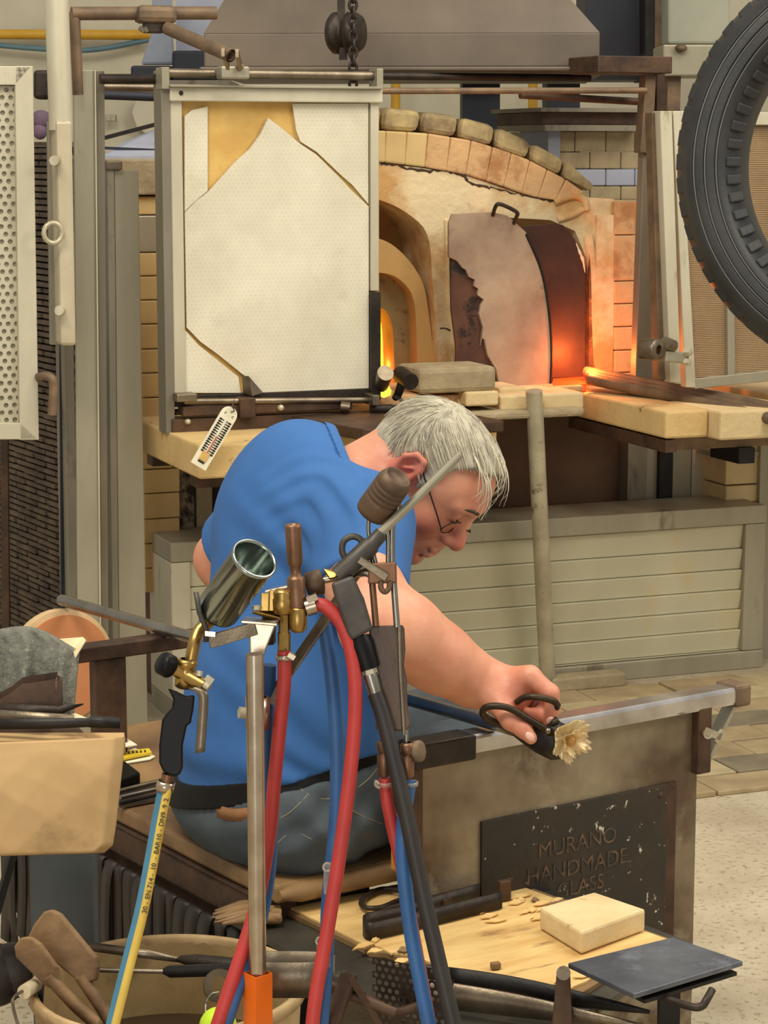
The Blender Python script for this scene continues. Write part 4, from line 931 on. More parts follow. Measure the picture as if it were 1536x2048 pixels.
def torso(P):
    d = sell(P, J(605, 1135, 3.57), (.120, .185, .235), BR)
    d = smin(d, sell(P, J(578, 1395, 3.54), (.150, .195, .205), BR), .08)
    d = smin(d, sell(P, J(560, 1520, 3.55), (.155, .180, .12), BR), .06)
    d = smin(d, chain(P, [(SL_, .082), (T1, .125), (SR, .080)], .05), .06)
    d = smin(d, scone(P, T1, J(712, 985, 3.53), .10, .070), .05)
    return d
H0, H1, H2 = A3(J(365, 1556, 3.62)), A3(J(800, 1498, 3.42)), A3(J(520, 1578, 3.37))
HN = np.cross(H1-H0, H2-H0); HN /= np.linalg.norm(HN)
if HN[2] > 0: HN = -HN
def shirt(P):
    d = smax(torso(P), (P-A3(cpA))@A3(cpN), .006)
    slv = scone(P, J(722, 1048, 3.42), J(722, 1200, 3.305), .084, .070)
    ax = A3((J(722, 1200, 3.305)-J(722, 1048, 3.42)).normalized()); e = A3(J(716, 1186, 3.32))
    slv = smax(slv, (P-e)@ax, .006)
    d = smin(d, slv, .035)
    sl = smax(scone(P, SL_, J(470, 1100, 3.84), .080, .070), (P-A3(J(470, 1095, 3.84)))@A3((J(470, 1100, 3.84)-SL_).normalized()), .006)
    d = smin(d, sl, .03)
    # creases: round the shoulder, across the lower back
    c = A3(J(640, 1150, 3.42)); r = np.linalg.norm(P-c, axis=1)
    m1 = np.exp(-(np.linalg.norm((P-A3(J(668, 1005, 3.42)))*A3((1, .6, 1.5)), axis=1)/.085)**2)
    d = d+.0042*m1*np.sin(r*235+.9*np.sin(P@A3((40, 0, 26))))
    m3 = np.exp(-(np.linalg.norm(P-A3(J(600, 1150, 3.42)), axis=1)/.12)**2)
    d = d+.0045*m3*wr(P, (62, 10, 66), .3, 1.6)
    m2 = np.exp(-((P[:, 2]-A3(J(470, 1530, 3.55))[2])/.06)**2)
    d = d+.005*m2*wr(P, (30, 12, 95), .4, 1.6)
    m4 = np.exp(-(np.linalg.norm(P-A3(J(700, 1330, 3.38)), axis=1)/.16)**2)
    d = d+0.006*m4*wr(P, (60, 20, 60), 2., 1.3)
    # hem: lower at his back, higher towards the belly
    h0 = H0
    hd_ = (P-h0)@HN
    return smax(d, hd_+.004*np.sin(P@A3((30, 22, 0))), .004)
HIP = J(545, 1600, 3.55)
hr, hl_ = J(600, 1622, 3.48), J(470, 1590, 3.70)
hr.z = ZS+.098; hl_.z = ZS+.098
kr = hr+BF.X*.43+Vector((0, 0, .0)); kl = hl_+BF.X*.43-BF.Y*.05
an_r = kr+BF.X*.05; an_r.z = .11; an_l = kl+BF.X*.02; an_l.z = .11
def hips(P):
    d = sell(P, J(540, 1592, 3.57), (.150, .190, .105), BR)
    d = smin(d, chain(P, [(hl_, .098), (hr, .098)], .03), .05)
    d = smin(d, torso(P)+.012, .02)
    return d
def jeans(P):
    d = hips(P)
    d = smin(d, chain(P, [(hr, .100), (kr, .078), (an_r, .055)], .03), .05)
    d = smin(d, chain(P, [(hl_, .100), (kl, .078), (an_l, .055)], .03), .05)
    m = np.exp(-(np.linalg.norm(P-A3(J(720, 1590, 3.40)), axis=1)/.15)**2)
    d = d+.0045*m*wr(P, (70, 20, 75), .4, 1.2)
    m = np.exp(-(np.linalg.norm(P-A3(J(640, 1660, 3.38)), axis=1)/.12)**2)
    d = d+.003*m*wr(P, (60, 20, -90), .4, 1.0)
    return smax(d, .012-(P-H0)@HN, .006)
def belt(P):
    d = hips(P)-.006
    return smax(d, np.abs((P-H0)@HN-.007)-.019, .004)
mat('shirt_blue', (46, 94, 154), (54, 104, 166), 5, .85, 0, .12, 260)
mat('denim', (66, 76, 84), (84, 94, 100), 9, .9, 0, .15, 300, st=(1, 1, 1), spot=(100, 108, 110), ssc=5, sth=.6, swid=.15)
mat('black_leather', (15, 14, 14), (20, 19, 19), 20, .6, spec=.25)
mat('skin', (216, 156, 124), (200, 134, 106), 14, .48, 0, .12, 160)
pw = thing('person', 'grey haired person in blue t-shirt and jeans bent over shears on the bench', 'person', Vector((HIP.x, HIP.y, ZS)))
V, F = surface_nets(skin, (-.34, 2.95, .55), (.34, 4.0, 1.42), .003)
body = np_mesh('body', V, F, 'skin', pw, 'skin of head, neck and bare arms', 1)
# natural redness of nose, cheek, ear, chin as a colour layer of the skin itself
Lb = HL(V.astype(np.float32)); red = np.zeros(len(V))
for c, r, a in (((.127, -.034, 0), .024, .8), ((.079, -.036, .05), .034, .55), ((-.005, .006, .085), .036, .8), ((.088, -.106, 0), .034, .4), ((.108, -.073, 0), .012, .9), ((.098, .055, .02), .04, .4), ((.092, -.008, .035), .018, .5)):
    M_ = Lb.copy(); M_[:, 2] = np.abs(M_[:, 2]); red = np.maximum(red, a*np.exp(-(np.linalg.norm(M_-A3(c), axis=1)/r)**2))
hand_r = np.maximum(np.exp(-(np.linalg.norm(V-np.array(J(1060, 1410, 3.31)), axis=1)/.06)**2)*.5, 0); red = np.maximum(red, hand_r)
at = body.data.color_attributes.new('redness', 'FLOAT_COLOR', 'POINT')
at.data.foreach_set('color', np.stack([red, red, red, np.ones(len(V))], 1).astype(np.float32).ravel())
nt = MATS['skin'].node_tree; b = nt.nodes['Principled BSDF']; old = b.inputs['Base Color'].links[0].from_socket
an = nt.nodes.new('ShaderNodeVertexColor'); an.layer_name = 'redness'; mx = nt.nodes.new('ShaderNodeMix'); mx.data_type = 'RGBA'
nt.links.new(an.outputs[0], mx.inputs[0]); nt.links.new(old, mx.inputs[6]); mx.inputs[7].default_value = lin((190, 92, 78)); nt.links.new(mx.outputs[2], b.inputs['Base Color'])
b.inputs['Subsurface Weight'].default_value = .12; b.inputs['Subsurface Radius'].default_value = (.01, .004, .002); b.inputs['Subsurface Scale'].default_value = .5
V, F = surface_nets(shirt, (-.40, 2.95, .48), (.22, 4.05, 1.34), .0042)
tsh = np_mesh('t_shirt', V, F, 'shirt_blue', pw, 'blue short sleeved t-shirt', 1)
V, F = surface_nets(jeans, (-.42, 2.95, .06), (.55, 4.1, .78), .006)
jns = np_mesh('jeans', V, F, 'denim', pw, 'faded dark denim jeans', 1)
V, F = surface_nets(belt, (-.42, 2.95, .50), (.30, 4.0, .78), .004)
np_mesh('belt', V, F, 'black_leather', pw, 'black leather belt', 1)
def shoes(P):
    d = None
    for a in (an_r, an_l):
        q = scone(P, Vector((a.x, a.y, .05))-BF.X*.03, Vector((a.x, a.y, .04))+BF.X*.16, .048, .036)
        q = smax(q, -P[:, 2]+.004, .004); d = q if d is None else np.minimum(d, q)
    return d
V, F = surface_nets(shoes, (-.1, 2.95, -.01), (.75, 4.4, .13), .007)
np_mesh('shoes', V, F, 'black_leather', pw)
# collar band
V, F = surface_nets(lambda P: smax(smax(np.abs(smin(torso(P), scone(P, HW(-.038, -.028, 0), neck_b, .060*HK, .074), .05)-.001)-.003, np.abs((P-A3(cpA))@A3(cpN)+.002)-.008, .003), -(face(P)+.0)-.02, .002), (-.15, 3.1, 1.0), (.12, 3.9, 1.36), .003)
np_mesh('collar', V, F, 'shirt_blue', tsh, None, 5)
# jeans seams, pocket and label
mat('stitch', (160, 146, 116)); mat('tan_label', (150, 104, 66), (132, 92, 58), 20, .7)
def onto(f, px, py, D0=2.9, D1=3.9, off=.001):   # first hit of a pixel ray on a distance field
    t = np.linspace(D0, D1, 500); P = np.array([C0+ray(px, py)*x for x in t], dtype=np.float32); d = f(P)
    k = np.nonzero(d < off)[0]; return C0+ray(px, py)*float(t[k[0]] if len(k) else D1)
jb = lambda P: np.minimum(jeans(P), belt(P))
for sname, pts in (('seam', [(760, 1528), (735, 1560), (690, 1590), (650, 1598), (615, 1588), (600, 1576)]), ('seam', [(615, 1590), (580, 1625), (550, 1640)]), ('seam', [(690, 1610), (720, 1630), (765, 1648)]), ('seam', [(550, 1690), (590, 1664), (655, 1698)]), ('seam', [(375, 1590), (410, 1612), (450, 1622), (500, 1624)])):
    P_ = [onto(jeans, x, y, off=.0005) for x, y in spl2(pts)] if False else [onto(jeans, v.x, v.y, off=.0005) for v in spl([Vector((x, y, 0)) for x, y in pts], 4)]
    part(sname, MB().tube(P_, .0007, 5), 'stitch', jns)
P_ = [onto(jeans, v.x, v.y, off=.001) for v in spl([Vector((x, y, 0)) for x, y in [(434, 1622), (465, 1630), (500, 1628)]], 4)]
part('leather_label', MB().strip(P_, Vector((0, 0, .010)), .002), 'tan_label', jns, 'tan leather label below the belt')
mat('nail', (226, 176, 156), None, rough=.25)
for a, b in ((J(1063, 1477, 3.268), J(1056, 1469, 3.268)), (J(1098, 1447, 3.2925), J(1102, 1436, 3.287))):
    part('fingernail', MB().ell((a+b)/2-_fw*.006, (.0062, .0030, .0085), (b-a).normalized().cross(_fw).normalized(), _fw, (b-a).normalized(), 10, 6), 'nail', pw)
# hair
HLN = [(-.12, -.066), (-.06, -.062), (-.034, -.044), (-.025, .018), (-.006, .043), (.014, .028), (.022, -.008), (.030, -.004), (.035, .024), (.038, .056), (.046, .074), (.066, .086), (.092, .090), (.12, .082)]
hx_, hy_ = zip(*HLN)
def hreg(L): return L[:, 1]-np.interp(L[:, 0], hx_, hy_)
def hair(P):
    L = HL(P)
    base = sell(L, (.000, .018, 0), (.102, .085, .083)); base = smin(base, sell(L, (.056, .044, 0), (.050, .050, .060)), .03)
    base = smin(base, sell(L, (-.06, -.02, 0), (.036, .05, .055)), .03)
    ph = L[:, 2]*260+L[:, 1]*120+4*np.sin(L[:, 0]*40+L[:, 1]*30)
    tuft = np.clip((L[:, 1]-.05)*14, 0, 1)
    base = base-.0025*np.sin(ph)*(.4+tuft)-.003*tuft*np.sin(L[:, 0]*55+L[:, 2]*70)-.006*tuft
    return smax(base*HK, -hreg(L)*.8*HK, .010)
mat('hair_grey', (186, 178, 156), (150, 144, 128), 40, .6, 0, .3, 220, st=(1, 1, 1))
mat('hair_light', (204, 196, 172), None, rough=.5); mat('hair_dark', (150, 143, 126), None, rough=.5)
V, F = surface_nets(hair, (-.12, 3.3, .95), (.33, 3.85, 1.42), .003)
hobj = np_mesh('hair', V, F, 'hair_grey', pw, 'swept back grey hair', 1)
rn = random.Random(3)
for nm, mm, cnt in (('hair_strands', 'hair_light', 380), ('hair_strands', 'hair_dark', 200)):
    sm_ = MB()
    for i in range(cnt):
        th0 = rn.uniform(-.5, 2.6); lat = rn.uniform(-.4, 1.25)
        d0 = Vector((-math.cos(th0)*math.cos(lat), math.sin(th0)*math.cos(lat)*.9+.1, math.sin(lat))).normalized()
        fb_ = min(1, max(0, (d0.x+.75)/.5)); d1 = (d0+Vector((.80, -.16, .16))*fb_+Vector((-.05, -.55, .06))*(1-fb_)+Vector((0, rn.uniform(-.04, .04), rn.uniform(-.05, .05)))).normalized()
        pts = []; lift = rn.uniform(.0, .006); endlift = rn.uniform(-.002, .008)
        for k in range(8):
            t = k/7; d = d0.lerp(d1, t).normalized()
            cc = Vector((.004, .021, 0)); R_ = Vector((.107, .087, .0835))
            r = 1/math.sqrt(sum((d[j]/R_[j])**2 for j in range(3)))
            L = cc+d*(r+lift+endlift*t*t); pts.append(L)
        q = np.array([list(v) for v in pts]); ok = hreg(q) > -.004
        pts = [pts[k] for k in range(8) if ok[k]]
        if len(pts) < 4: continue
        n = len(pts); sm_.tube([HW(*v) for v in pts], [.0007*(1-.7*k/(n-1)) for k in range(n)], 3, False)
    for i in range(30 if mm == 'hair_light' else 10):     # wisps over the forehead
        f0 = rn.uniform(.05, .09); s0 = rn.uniform(-.03, .055); u0 = .126-(f0*.30)-abs(s0)*.35
        pts = [Vector((f0-.03, u0+.006, s0-.012)), Vector((f0, u0+.004, s0)), Vector((f0+.020+rn.uniform(0, .006), u0-.012, s0+rn.uniform(-.004, .01))), Vector((f0+.030+rn.uniform(-.004, .012), u0-.026-rn.uniform(0, .014), s0+rn.uniform(0, .02)))]
        P_ = spl([HW(*v) for v in pts], 4); n = len(P_)
        sm_.tube(P_, [.0009*(1-.75*k/(n-1)) for k in range(n)], 3, False)
    tag(part(nm, sm_, mm, hobj), kind='stuff')
# brows, lashes
mat('brow', (52, 42, 34))
for s in (1, -1):
    part('eyebrow', MB().tube(spl([HW(.1100, .0285, s*.012), HW(.1090, .0325, s*.022), HW(.1045, .0340, s*.034), HW(.0955, .0300, s*.047)], 5), [.002]+[.0040]*6+[.0034]*6+[.0024, .0018, .001], 6, True, .6), 'brow', pw)
    part('eyelash', MB().tube(spl([HW(.0985, -.001, s*.020), HW(.1015, -.003, s*.030), HW(.0965, -.002, s*.045)], 4), .0013, 4), 'brow', pw)
# spectacles low on the nose
mat('lens_pre', (1,1,1)) if False else None; mat('frame_dark', (44, 38, 34), None, rough=.35, metal=.6); mat('lens', (250, 250, 250), None, rough=.02, trans=1, ior=1.03)
gx, gu = .116, -.012
spc = part('spectacles', MB().tube(spl([HW(gx-.010, gu+.004, -.011), HW(gx+.008, gu+.008, 0), HW(gx-.010, gu+.004, .011)], 5), .0012, 6), 'frame_dark', pw, 'thin dark wire spectacles low on the nose')
for s in (1, -1):
    part('temple', MB().tube(spl([HW(-.008, .030, s*.083), HW(.03, .018, s*.082), HW(.075, .0, s*.074), HW(.100, -.016, s*.060)], 5), .0012, 6), 'frame_dark', spc)
    ring = [HW(gx-.010-.20*abs(.024*math.cos(t)+.012)-.18*.014*math.sin(t)*0, gu+.0145*math.sin(t), s*(.034+.024*math.cos(t))) for t in np.linspace(0, 2*math.pi, 25)]
    part('spectacle_rim', MB().tube(ring, .0011, 6, False), 'frame_dark', spc)
    part('lens', MB().add(ring[:-1], [tuple(range(24))], True), 'lens', spc)
part('wrist_mark', MB(), 'brow', pw) if False else None
# ================================================================ WHAT THE HANDS HOLD
b0 = Z(340, 1262, BZ+.013); b1 = Z(1000, 1450, BZ+.013); bd = (b1-b0).normalized()
tl = b0-bd*.37; tr = b1+bd*.115
bp_ = thing('blowpipe', 'long steel blowpipe lying across both bench rails, glass flower at its end', 'pipe', (tl+tr)/2)
part('tube', MB().tube([tl, b0, b1, tr], .011, 14), 'steel', bp_)
part('head', MB().lathe([(.012, -.075), (.019, -.05), (.026, -.02), (.029, .005), (.024, .022), (.012, .028), (0, .028)], tr, bd, 20), 'black_iron', bp_, 'black iron gathering head')
# ruffled clear glass flower
gm_ = mat('amber_glass', (255, 236, 190), None, rough=.03, trans=.66, ior=1.40, spec=1.0)
gf = thing('glass_flower', 'small clear amber ruffled glass flower on the blowpipe tip', 'glass piece', tr)
ga = (bd+Vector((.1, -.55, -.2))).normalized(); gu1 = ga.cross(Vector((0, 0, 1))).normalized(); gu2 = ga.cross(gu1); gc = WD(1136, 1478, 3.24)
def petal_ring(r0, r1, nl, amp, h0, h1, th_):
    vs = []; fs = []; NU, NR = 132, 9
    for side in (0, 1):
        for i in range(NR):
            t = i/(NR-1)
            for k in range(NU):
                a = 2*math.pi*k/NU
                rr = r0+(r1-r0)*t*(1+.10*math.sin(5*a)+.06*math.sin(nl*a)); hh = h0+(h1-h0)*t**1.6+amp*t*t*math.sin(nl*a)+.006*t*math.sin(5*a+1)
                vs.append(gc+gu1*(rr*math.cos(a))+gu2*(rr*math.sin(a))+ga*(hh-side*th_*(1-.4*t)))
    o = NR*NU
    for i in range(NR-1):
        for k in range(NU):
            a, b_ = i*NU+k, i*NU+(k+1) % NU
            fs += [(a, b_, b_+NU, a+NU), (o+a, o+a+NU, o+b_+NU, o+b_)]
    for k in range(NU):
        k2 = (k+1) % NU; l = (NR-1)*NU
        fs += [(l+k, l+k2, o+l+k2, o+l+k), (k2, k, o+k, o+k2)]
    return MB().add(vs, fs, True)
part('outer_petals', petal_ring(.004, .031, 26, .0028, 0, .010, .0035), 'amber_glass', gf)
part('inner_petals', petal_ring(.003, .019, 18, .0024, .004, .018, .003), 'amber_glass', gf)
mat('amber_core', (236, 186, 104), None, rough=.05, trans=.7)
part('core', MB().ell(gc+ga*.008, (.008, .008, .008)), 'amber_core', gf)
part('stem', MB().tube([tr+bd*.024, gc-ga*.002], [.010, .007], 12), 'amber_glass', gf)
# shears
mat('shear_iron', (70, 58, 42), (48, 40, 32), 20, .45, .7, .2, 80)
sh_ = thing('shears', 'dark iron glass shears with big loop handles held in the right hand', 'shears', J(1090, 1455, 3.29))
def pth(l, n=5): return spl([J(*p) for p in l], n)
part('thumb_handle', MB().tube(pth([(1098, 1462, 3.275), (1060, 1440, 3.268), (1022, 1418, 3.262), (992, 1412, 3.262), (970, 1416, 3.268), (966, 1428, 3.278), (980, 1440, 3.288), (1004, 1450, 3.296)]), .0052, 8), 'shear_iron', sh_)
part('finger_handle', MB().tube(pth([(1034, 1404, 3.29), (1046, 1396, 3.278), (1064, 1393, 3.270), (1090, 1397, 3.268), (1108, 1403, 3.272), (1115, 1411, 3.28), (1108, 1420, 3.288)]), .0050, 8).tube(pth([(1108, 1420, 3.288), (1104, 1436, 3.292), (1098, 1455, 3.285)]), .0045, 8), 'shear_iron', sh_)
part('blade', MB().strip([J(1096, 1462, 3.272), J(1112, 1462, 3.268), J(1128, 1462, 3.262)], [Vector((0, 0, .008)), Vector((0, 0, .006)), Vector((0, 0, .001))], .004), 'shear_iron', sh_)
part('blade', MB().strip([J(1096, 1456, 3.28), J(1106, 1444, 3.276), J(1118, 1446, 3.27)], [Vector((.004, 0, .008)), Vector((.004, 0, .008)), Vector((.001, 0, .002))], .004), 'shear_iron', sh_)
part('pivot', MB().lathe([(0, .006), (.004, .005), (.005, 0)], J(1096, 1461, 3.270), (0, -1, 0), 8), 'steel', sh_)
# ================================================================ FRONT RIGHT: LOW TABLE AND WHAT LIES ON IT
ZT = .40
def Zl(l, z): return [Z(x, y, z) for x, y in l]
mat('sheet_steel', (84, 80, 70), (62, 58, 52), 7, .5, .5, .2, 50, spot=(112, 106, 92), ssc=9, sth=.62, swid=.1)
mat('board_wood', (226, 194, 130), (204, 164, 100), 5, .7, 0, .6, 20, st=(1, 5, 1), rot=32, spot=(120, 88, 52), ssc=4, sth=.58, swid=.12)
mat('board_dark', (140, 110, 70), (100, 78, 50), 8, .75, 0, .4, 40)
mat('blue_steel', (118, 122, 130), (88, 92, 102), 8, .42, .6, .15, 60, spot=(150, 158, 172), ssc=6, sth=.56, swid=.14)
lt = thing('steel_table', 'low dark steel work table in front of the bench panel', 'table', Z(900, 1900, 0))
top_ = Zl([(452, 1830), (985, 1733), (1385, 1885), (1010, 2140)], ZT)
part('table_top', MB().slab(top_, .012), 'sheet_steel', lt, bev=.002)
for (x, y) in [(500, 1836), (975, 1746), (1340, 1888), (1010, 2100)]:
    q = Z(x, y, ZT); part('leg', MB().bar(Vector((q.x, q.y, 0)), Vector((q.x, q.y, ZT-.013)), .03, .03, (0, 1, 0)), 'black_iron', lt)
fr_m = MB(); rf = random.Random(8)
for i in range(9):
    a = Z(560, 1806+i*4, ZT+.012+.004*(i % 2)); b = Z(436+rf.uniform(-14, 22), 1822+i*3.2, ZT+.010+.005*(i % 3))
    fr_m.tube(spl([a, a.lerp(b, .5)+Vector((0, 0, .004)), b], 4), [.008]*6+[.006, .004, .002], 6)
tag(part('frayed_end', fr_m, 'seat_wood', lt, 'weathered frayed wood end at the table corner'), kind='stuff')
wbd = thing('wooden_board', 'scorched yellowish wooden board with peeling layers on the low steel table', 'board', Z(950, 1880, ZT))
def jag(a, b, n, amp):
    rn_ = random.Random(int(a[0]*7+b[1])); out = []
    for i in range(n):
        t = i/n; out.append((a[0]+(b[0]-a[0])*t+rn_.uniform(-amp, amp)*(i > 0), a[1]+(b[1]-a[1])*t+rn_.uniform(-amp, amp)*.6*(i > 0)))
    return out
lay = [[(555, 1812), (972, 1741), (1342, 1878)]+jag((1330, 1890), (1215, 1945), 5, 5)+jag((1215, 1950), (1130, 2010), 4, 6)+jag((1120, 2012), (850, 1932), 8, 6)+jag((840, 1925), (700, 1892), 6, 8)]
part('layer', MB().slab(Zl(lay[0], ZT+.009), .0088), 'board_dark', wbd, bev=.001)
l2 = [(575, 1812), (965, 1744), (1335, 1878)]+jag((1318, 1885), (1205, 1935), 6, 7)+jag((1200, 1940), (1120, 1996), 5, 8)+jag((1110, 1998), (860, 1926), 10, 7)+jag((845, 1918), (715, 1884), 8, 9)
part('layer', MB().slab(Zl(l2, ZT+.013), .0039), 'board_wood', wbd, bev=.0005)
rn = random.Random(11)
for (cx, cy, n) in [(1090, 1805, 11), (1020, 1828, 7), (760, 1890, 3), (800, 1910, 3), (1110, 1965, 4), (1240, 1925, 4)]:
    for i in range(n):
        x = cx+rn.uniform(-60, 60); y = cy+rn.uniform(-14, 14)
        w = rn.uniform(8, 26); h = rn.uniform(1.5, 4.5)
        sl = rn.uniform(-.35, -.1)
        pts = [(x-w, y-w*sl+rn.uniform(-1, 2)), (x-w*.4, y+w*.4*-sl-h), (x+w*.2, y+w*.2*sl-h*.5), (x+w*.6, y+w*.6*sl-h*.9), (x+w, y+w*sl), (x+w*.5, y+w*.5*sl+h*.6), (x, y+h), (x-w*.5, y-w*.5*sl+h*.4)]
        q = Zl(pts, ZT+.0165); q[1].z += .003; q[2].z += .003
        part('peeled_flake', MB().slab(q, .0022), rn.choice(['board_wood', 'board_wood', 'board_dark']), wbd)
solo('wooden_board', MB().slab(Zl([(895, 1978), (985, 1975), (1080, 2012), (1000, 2022)], ZT+.006), .005), 'board_wood', 'small yellow wood scrap under the long tool on the steel table', 'board')
solo('wood_crumb', MB().box(fr_yaw(Z(991, 1938, ZT+.014), 20), -.007, .007, -.005, .005, 0, .010), 'board_dark', 'tiny brown wood crumb near the board front edge', 'crumb', bev=.002)
# brick
bq = Zl([(1078, 1858), (1188, 1826), (1291, 1862), (1162, 1910)], ZT+.0145); hb_ = .034
bt_ = [v+Vector((0, 0, hb_)) for v in bq]
bcn = sum(bt_, Vector())/4; bmb = MB().hexa(bq+bt_).lathe([(.026, -.0005), (.030, .0016), (.034, -.0005)], bcn, (0, 0, 1), 28)
solo('refractory_brick', bmb, 'fire_brick_pale', 'cream square refractory brick with worn round hollow lying on the board', 'brick', bev=.006)
# iron spring tongs on the board
tg_ = thing('spring_tongs', 'dark iron spring tongs with flat jaw blocks lying on the wooden board', 'tongs', Z(870, 1830, ZT+.014))
zz = ZT+.028
pth_ = spl([Z(1003, 1800, zz), Z(930, 1818, zz), Z(850, 1838, zz), Z(765, 1858, zz), Z(738, 1862, zz), Z(728, 1852, zz), Z(740, 1842, zz), Z(800, 1830, zz), Z(880, 1806, zz), Z(958, 1784, zz)], 5)
part('spring', MB().strip(pth_, Vector((0, 0, .013)), .004), 'dark_iron', tg_)
for x, y in ((970, 1784), (1010, 1800)):
    f = fr_yaw(Z(x, y, ZT+.0145), 28); part('jaw_block', MB().box(f, -.012, .008, -.006, .006, 0, .032), 'brown_iron', tg_, bev=.002)
tc_ = thing('loop_shears', 'dark iron shears with open loop handles lying behind the spring tongs', 'shears', Z(850, 1800, ZT+.014))
zz = ZT+.022
part('loop_handle', MB().tube(spl(Zl([(845, 1792), (800, 1782), (764, 1778), (735, 1790), (722, 1806), (735, 1816), (765, 1814), (800, 1800), (850, 1790), (880, 1780)], zz), 5), .0042, 8), 'dark_iron', tc_)
part('loop_handle', MB().tube(spl(Zl([(870, 1796), (820, 1806), (770, 1818), (762, 1826), (780, 1830), (830, 1820), (880, 1800)], zz+.006), 5), .0042, 8), 'dark_iron', tc_)
part('jaw', MB().slab(Zl([(855, 1788), (880, 1766), (930, 1758), (958, 1762), (960, 1776), (925, 1782), (890, 1800)], zz+.012), .012), 'brown_iron', tc_, bev=.002)
# long spring shears at the front edge
ls_ = thing('long_spring_shears', 'long dark two bladed spring shears lying along the front of the low table', 'shears', Z(1000, 1990, ZT))
def bandw(l, w0, w1, th, m, nm, z0=ZT+.026):
    P_ = spl(Zl(l, z0), 5); n = len(P_)
    part(nm, MB().strip(P_, [Vector((0, 0, w0+(w1-w0)*(k/(n-1))**2)) for k in range(n)], th), m, ls_)
bandw([(830, 1985), (806, 1978), (802, 1968), (815, 1958), (850, 1958), (900, 1963)], .020, .020, .004, 'dark_iron', 'spring_bend')
bandw([(900, 1963), (1020, 1978), (1140, 1996), (1300, 2024)], .020, .002, .004, 'black_iron', 'rear_blade')
bandw([(830, 1985), (900, 1992), (1040, 2012), (1160, 2032), (1285, 2052)], .020, .002, .004, 'steel_worn', 'front_blade', ZT+.024)
# raised hinged plate
hp_ = thing('hinged_plate', 'blue grey steel plate on a hinge post at the front right of table', 'plate', Z(1125, 2060, .30))
def DP(x, y, z): return Z(x, y, z)
part('plate', MB().slab([Z(1136, 1926, .490), Z(1345, 1874, .490), Z(1486, 1922, .490), Z(1268, 1988, .490)], .007), 'blue_steel', hp_, bev=.001)
part('under_plate', MB().slab([Z(1160, 1938, .476), Z(1345, 1890, .476), Z(1474, 1944, .476), Z(1290, 2000, .476)], .005), 'black_iron', hp_)
hpD = (Z(1136, 1930, .490)-C0).dot(_fw)-.015
part('hinge_post', MB().hexa([WD(1094, 2150, hpD), WD(1150, 2150, hpD), WD(1150, 2150, hpD+.012), WD(1094, 2150, hpD+.012), WD(1114, 1938, hpD), WD(1140, 1938, hpD), WD(1140, 1938, hpD+.012), WD(1114, 1938, hpD+.012)]), 'brown_iron', hp_, bev=.002)
part('hinge_bolt', MB().tube([WD(1127, 1946, hpD-.012), WD(1127, 1946, hpD+.02)], .0095, 12), 'steel_worn', hp_)
part('hook_rod', MB().tube(spl([Z(1280, 1975, .473), Z(1340, 2000, .468), Z(1385, 2014, .468), Z(1404, 2012, .470), Z(1414, 1998, .478), Z(1424, 1980, .485)], 5), .0055, 8), 'dark_iron', hp_)
solo('steel_pin', MB().lathe([(0, .012), (.006, .011), (.007, 0), (.0065, -.02), (0, -.02)], Z(1188, 2036, ZT+.02), (0, 0, 1), 10), 'brown_iron', 'small steel pin sticking up beside the hinge post', 'pin')
# perforated basket and iron fork under the table edge
pbk = thing('perforated_basket', 'dark perforated metal basket hanging under the low table edge', 'basket', WD(800, 2048, 2.80))
pm = MB(); BD = 2.82; cx0 = WD(745, 1960, BD); ex = (WD(900, 1990, BD-.05)-cx0); Wd = ex.length; ex.normalize(); ez = Vector((0, 0, 1))
nx, nz2 = 11, 12; c_ = Wd/nx; 
for i in range(nz2):
    for j in range(nx):
        ca = cx0+ex*((j+.5+.5*(i % 2))*c_)-ez*((i+.5)*c_*.9-.03)
        sq = [ca+ex*(dx*c_/2)+ez*(dz*c_*.45) for dx, dz in ((1, 0), (1, 1), (0, 1), (-1, 1), (-1, 0), (-1, -1), (0, -1), (1, -1))]
        hx = [ca+ex*(c_*.33*math.cos(t*math.pi/4))+ez*(c_*.33*math.sin(t*math.pi/4)) for t in range(8)]
        pm.add(sq+hx, [(k, (k+1) % 8, (k+1) % 8+8, k+8) for k in range(8)])
part('perforated_side', pm, 'dark_iron', pbk)
part('rim', MB().tube(spl([WD(735, 1995, 2.81), WD(790, 2024, 2.78), WD(845, 2008, 2.78), WD(870, 1998, 2.8)], 5), .006, 8), 'brown_iron', pbk)
fk = thing('iron_bracket', 'rusty triangular iron bracket standing under the low table edge', 'bracket', WD(700, 2060, 2.72))
part('arm', MB().bar(WD(698, 1950, 2.74), WD(655, 2075, 2.70), .020, .008), 'brown_iron', fk)
part('arm', MB().bar(WD(698, 1950, 2.74), WD(760, 2050, 2.76), .030, .008), 'brown_iron', fk)
part('rod', MB().tube([WD(660, 1972, 2.75), WD(700, 1990, 2.745), WD(790, 2026, 2.74)], .007, 8), 'brown_iron', fk)
# steel band loop
bl = MB(); oc = WD(572, 1915, 2.80)
oc.z = WD(572, 1915, 2.80).z
pts = []
for t in np.linspace(0, 2*math.pi, 41):
    x = .060*math.copysign(abs(math.cos(t))**.7, math.cos(t)); y_ = .020*math.copysign(abs(math.sin(t))**.8, math.sin(t)); pts.append(oc+Vector((x, y_, -.022)))
bl.strip(pts, Vector((0, 0, .023)), .0016)
sb = solo('steel_band', bl, 'steel_worn', 'flat oval steel band loop beside the torch stand above the orange socket', 'band')
